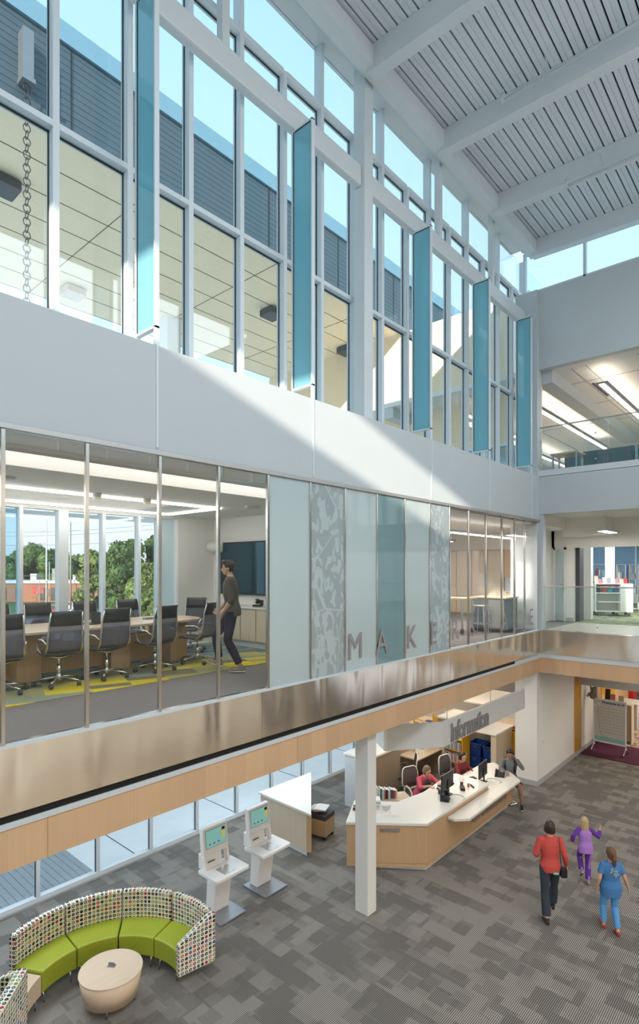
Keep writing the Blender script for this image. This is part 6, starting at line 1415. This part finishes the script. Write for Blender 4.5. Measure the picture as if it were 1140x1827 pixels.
for z in (12.2, 11.6, 10.2, 4.9, 5.6): mb.tube([lerp(a, b_, k / 10) + Vector((0, 0, z - .5 * math.sin(PI * k / 10))) for k in range(11)], .025, 4)
o = mb.obj('overhead_wires', 'greym'); tag(o, 'thin overhead wires strung between the utility poles', 'wire', kind='stuff')
def tree(px, D_, h_, rw, seed, lab, m='leaf', trunk=True):
    random.seed(seed); t = thing('tree', lab, 'tree', PX(px, D_), 0, 'trees beyond the car park')
    MB().tube([(0, 0, 0), (.1, 0, h_ * .3), (0, .1, h_ * .62)], [.28, .2, .08], 8).obj('trunk', 'bark', t)
    vs = []; fs = []; blobs = []
    for k in range(26):
        a = random.uniform(0, 6.28); z = random.uniform(.18, .97); w_ = math.sin(PI * min(1, (z - .05) / .9)) ** .6; r = random.uniform(.2, .85) * rw * w_
        blobs.append((Vector((r * math.cos(a), r * math.sin(a), z * h_)), random.uniform(.22, .38) * rw))
    for c_, R_ in blobs:
        for k in range(150):
            v = Vector((random.gauss(0, 1), random.gauss(0, 1), random.gauss(0, 1))).normalized() * R_ * random.uniform(.75, 1.08) + c_
            if v.z < h_ * .1: continue
            s1 = Vector((random.gauss(0, 1), random.gauss(0, 1), random.gauss(0, 1))).normalized() * random.uniform(.18, .36); s2 = Vector((random.gauss(0, 1), random.gauss(0, 1), random.gauss(0, 1))).normalized() * random.uniform(.15, .3)
            n_ = len(vs); vs += [v - s1, v + s2, v + s1, v - s2]; fs.append((n_, n_ + 1, n_ + 2, n_ + 3))
        mb = None
    mb = MB(); mb.add(vs, fs)
    for c_, R_ in blobs: mb.ball(c_, R_ * .85, 10)
    mb.obj('foliage', m, t); return t
tree(60, 125, 11.5, 5.5, 1, 'broad green tree behind the brick building, left'); tree(95, 128, 10, 5, 2, 'green tree behind the brick building, by the white pole')
tree(165, 70, 8.1, 2.3, 3, 'leafy tree at the right end of the brick building', 'leaf2'); tree(213, 66, 8.8, 3.2, 4, 'big rounded tree in the middle of the meeting room windows'); tree(236, 74, 9.6, 3.4, 5, 'tall dark tree crown right of the middle')
tree(262, 44, 6.6, 1.5, 6, 'pale shrub-like tree close to the rightmost clear window', 'leaf2'); tree(275, 78, 10.3, 3.0, 7, 'tree behind the pale one at the right'); tree(190, 88, 8.2, 3, 8, 'tree between the two nearer crowns'); tree(238, 46, 3.6, 1.6, 11, 'low pale bush under the tall tree', 'leaf2')
tree(10, 120, 8, 5, 9, 'distant tree at the left window'); tree(135, 140, 9, 6, 10, 'distant tree behind the wooden pole'); tree(30, 128, 8.6, 5.5, 12, 'distant tree left of the broad one')
for px, s_ in ((0, 21), (45, 22), (118, 23), (150, 24)): tree(px, 165, 8.5, 9, s_, 'low distant tree line beyond the brick building')
def car(px, D_, rz, c_, lab):
    t = thing('parked_car', lab, 'car', PX(px, D_), ang + rz, 'cars in the car park')
    poly = [(-2.1, .35), (-2.1, .8), (-1.95, .9), (-1.3, .98), (-.8, 1.42), (.5, 1.45), (1.15, .98), (1.95, .85), (2.15, .6), (2.12, .3)]
    mb = MB(); n_ = len(poly); vs = [(x, -.85, z) for x, z in poly] + [(x, .85, z) for x, z in poly]; mb.add(vs, [tuple(range(n_)), tuple(range(2 * n_ - 1, n_ - 1, -1))] + [(i, i + n_, (i + 1) % n_ + n_, (i + 1) % n_) for i in range(n_)]); o = mb.obj('body', c_, t); fixn(o); bv = o.modifiers.new('b', 'BEVEL'); bv.width = .08; bv.segments = 3; bv.limit_method = 'ANGLE'
    MB().add([(-1.2, -.87, 1.0), (-.78, -.87, 1.36), (.45, -.87, 1.38), (1.0, -.87, 1.0), (-1.2, .87, 1.0), (-.78, .87, 1.36), (.45, .87, 1.38), (1.0, .87, 1.0)], [(0, 1, 2, 3), (7, 6, 5, 4), (0, 4, 5, 1), (2, 6, 7, 3), (1, 5, 6, 2), (0, 3, 7, 4)]).obj('windows', 'dark', t)
    for x in (-1.35, 1.35):
        for y in (-.82, .82): MB().lathe([(.1, -.1), (.32, -.1), (.33, 0), (.32, .1), (.1, .1)], n=16, T=Matrix.Translation((x, y, .33)) @ Matrix.Rotation(PI / 2, 4, 'X')).obj('wheel', 'dark', t)
    return t
M['carred'] = mat('red_car_paint', (.35, .03, .06), .25, coat=.5, var=.02); M['carsil'] = mat('silver_car_paint', (.45, .47, .5), .25, metal=.5, coat=.5, var=.02); M['carw'] = mat('white_car_paint', (.7, .7, .7), .25, coat=.5, var=.02)
car(94, 72, .15, 'carred', 'dark red car behind the second window pane'); car(146, 70, .3, 'carsil', 'silver car right of the broad window column'); car(57, 52, 1.3, 'carw', 'white car partly hidden by the chair backs, left'); car(203, 62, .1, 'carsil', 'grey car below the big rounded tree'); car(120, 80, .2, 'carw', 'pale car behind the wooden pole')
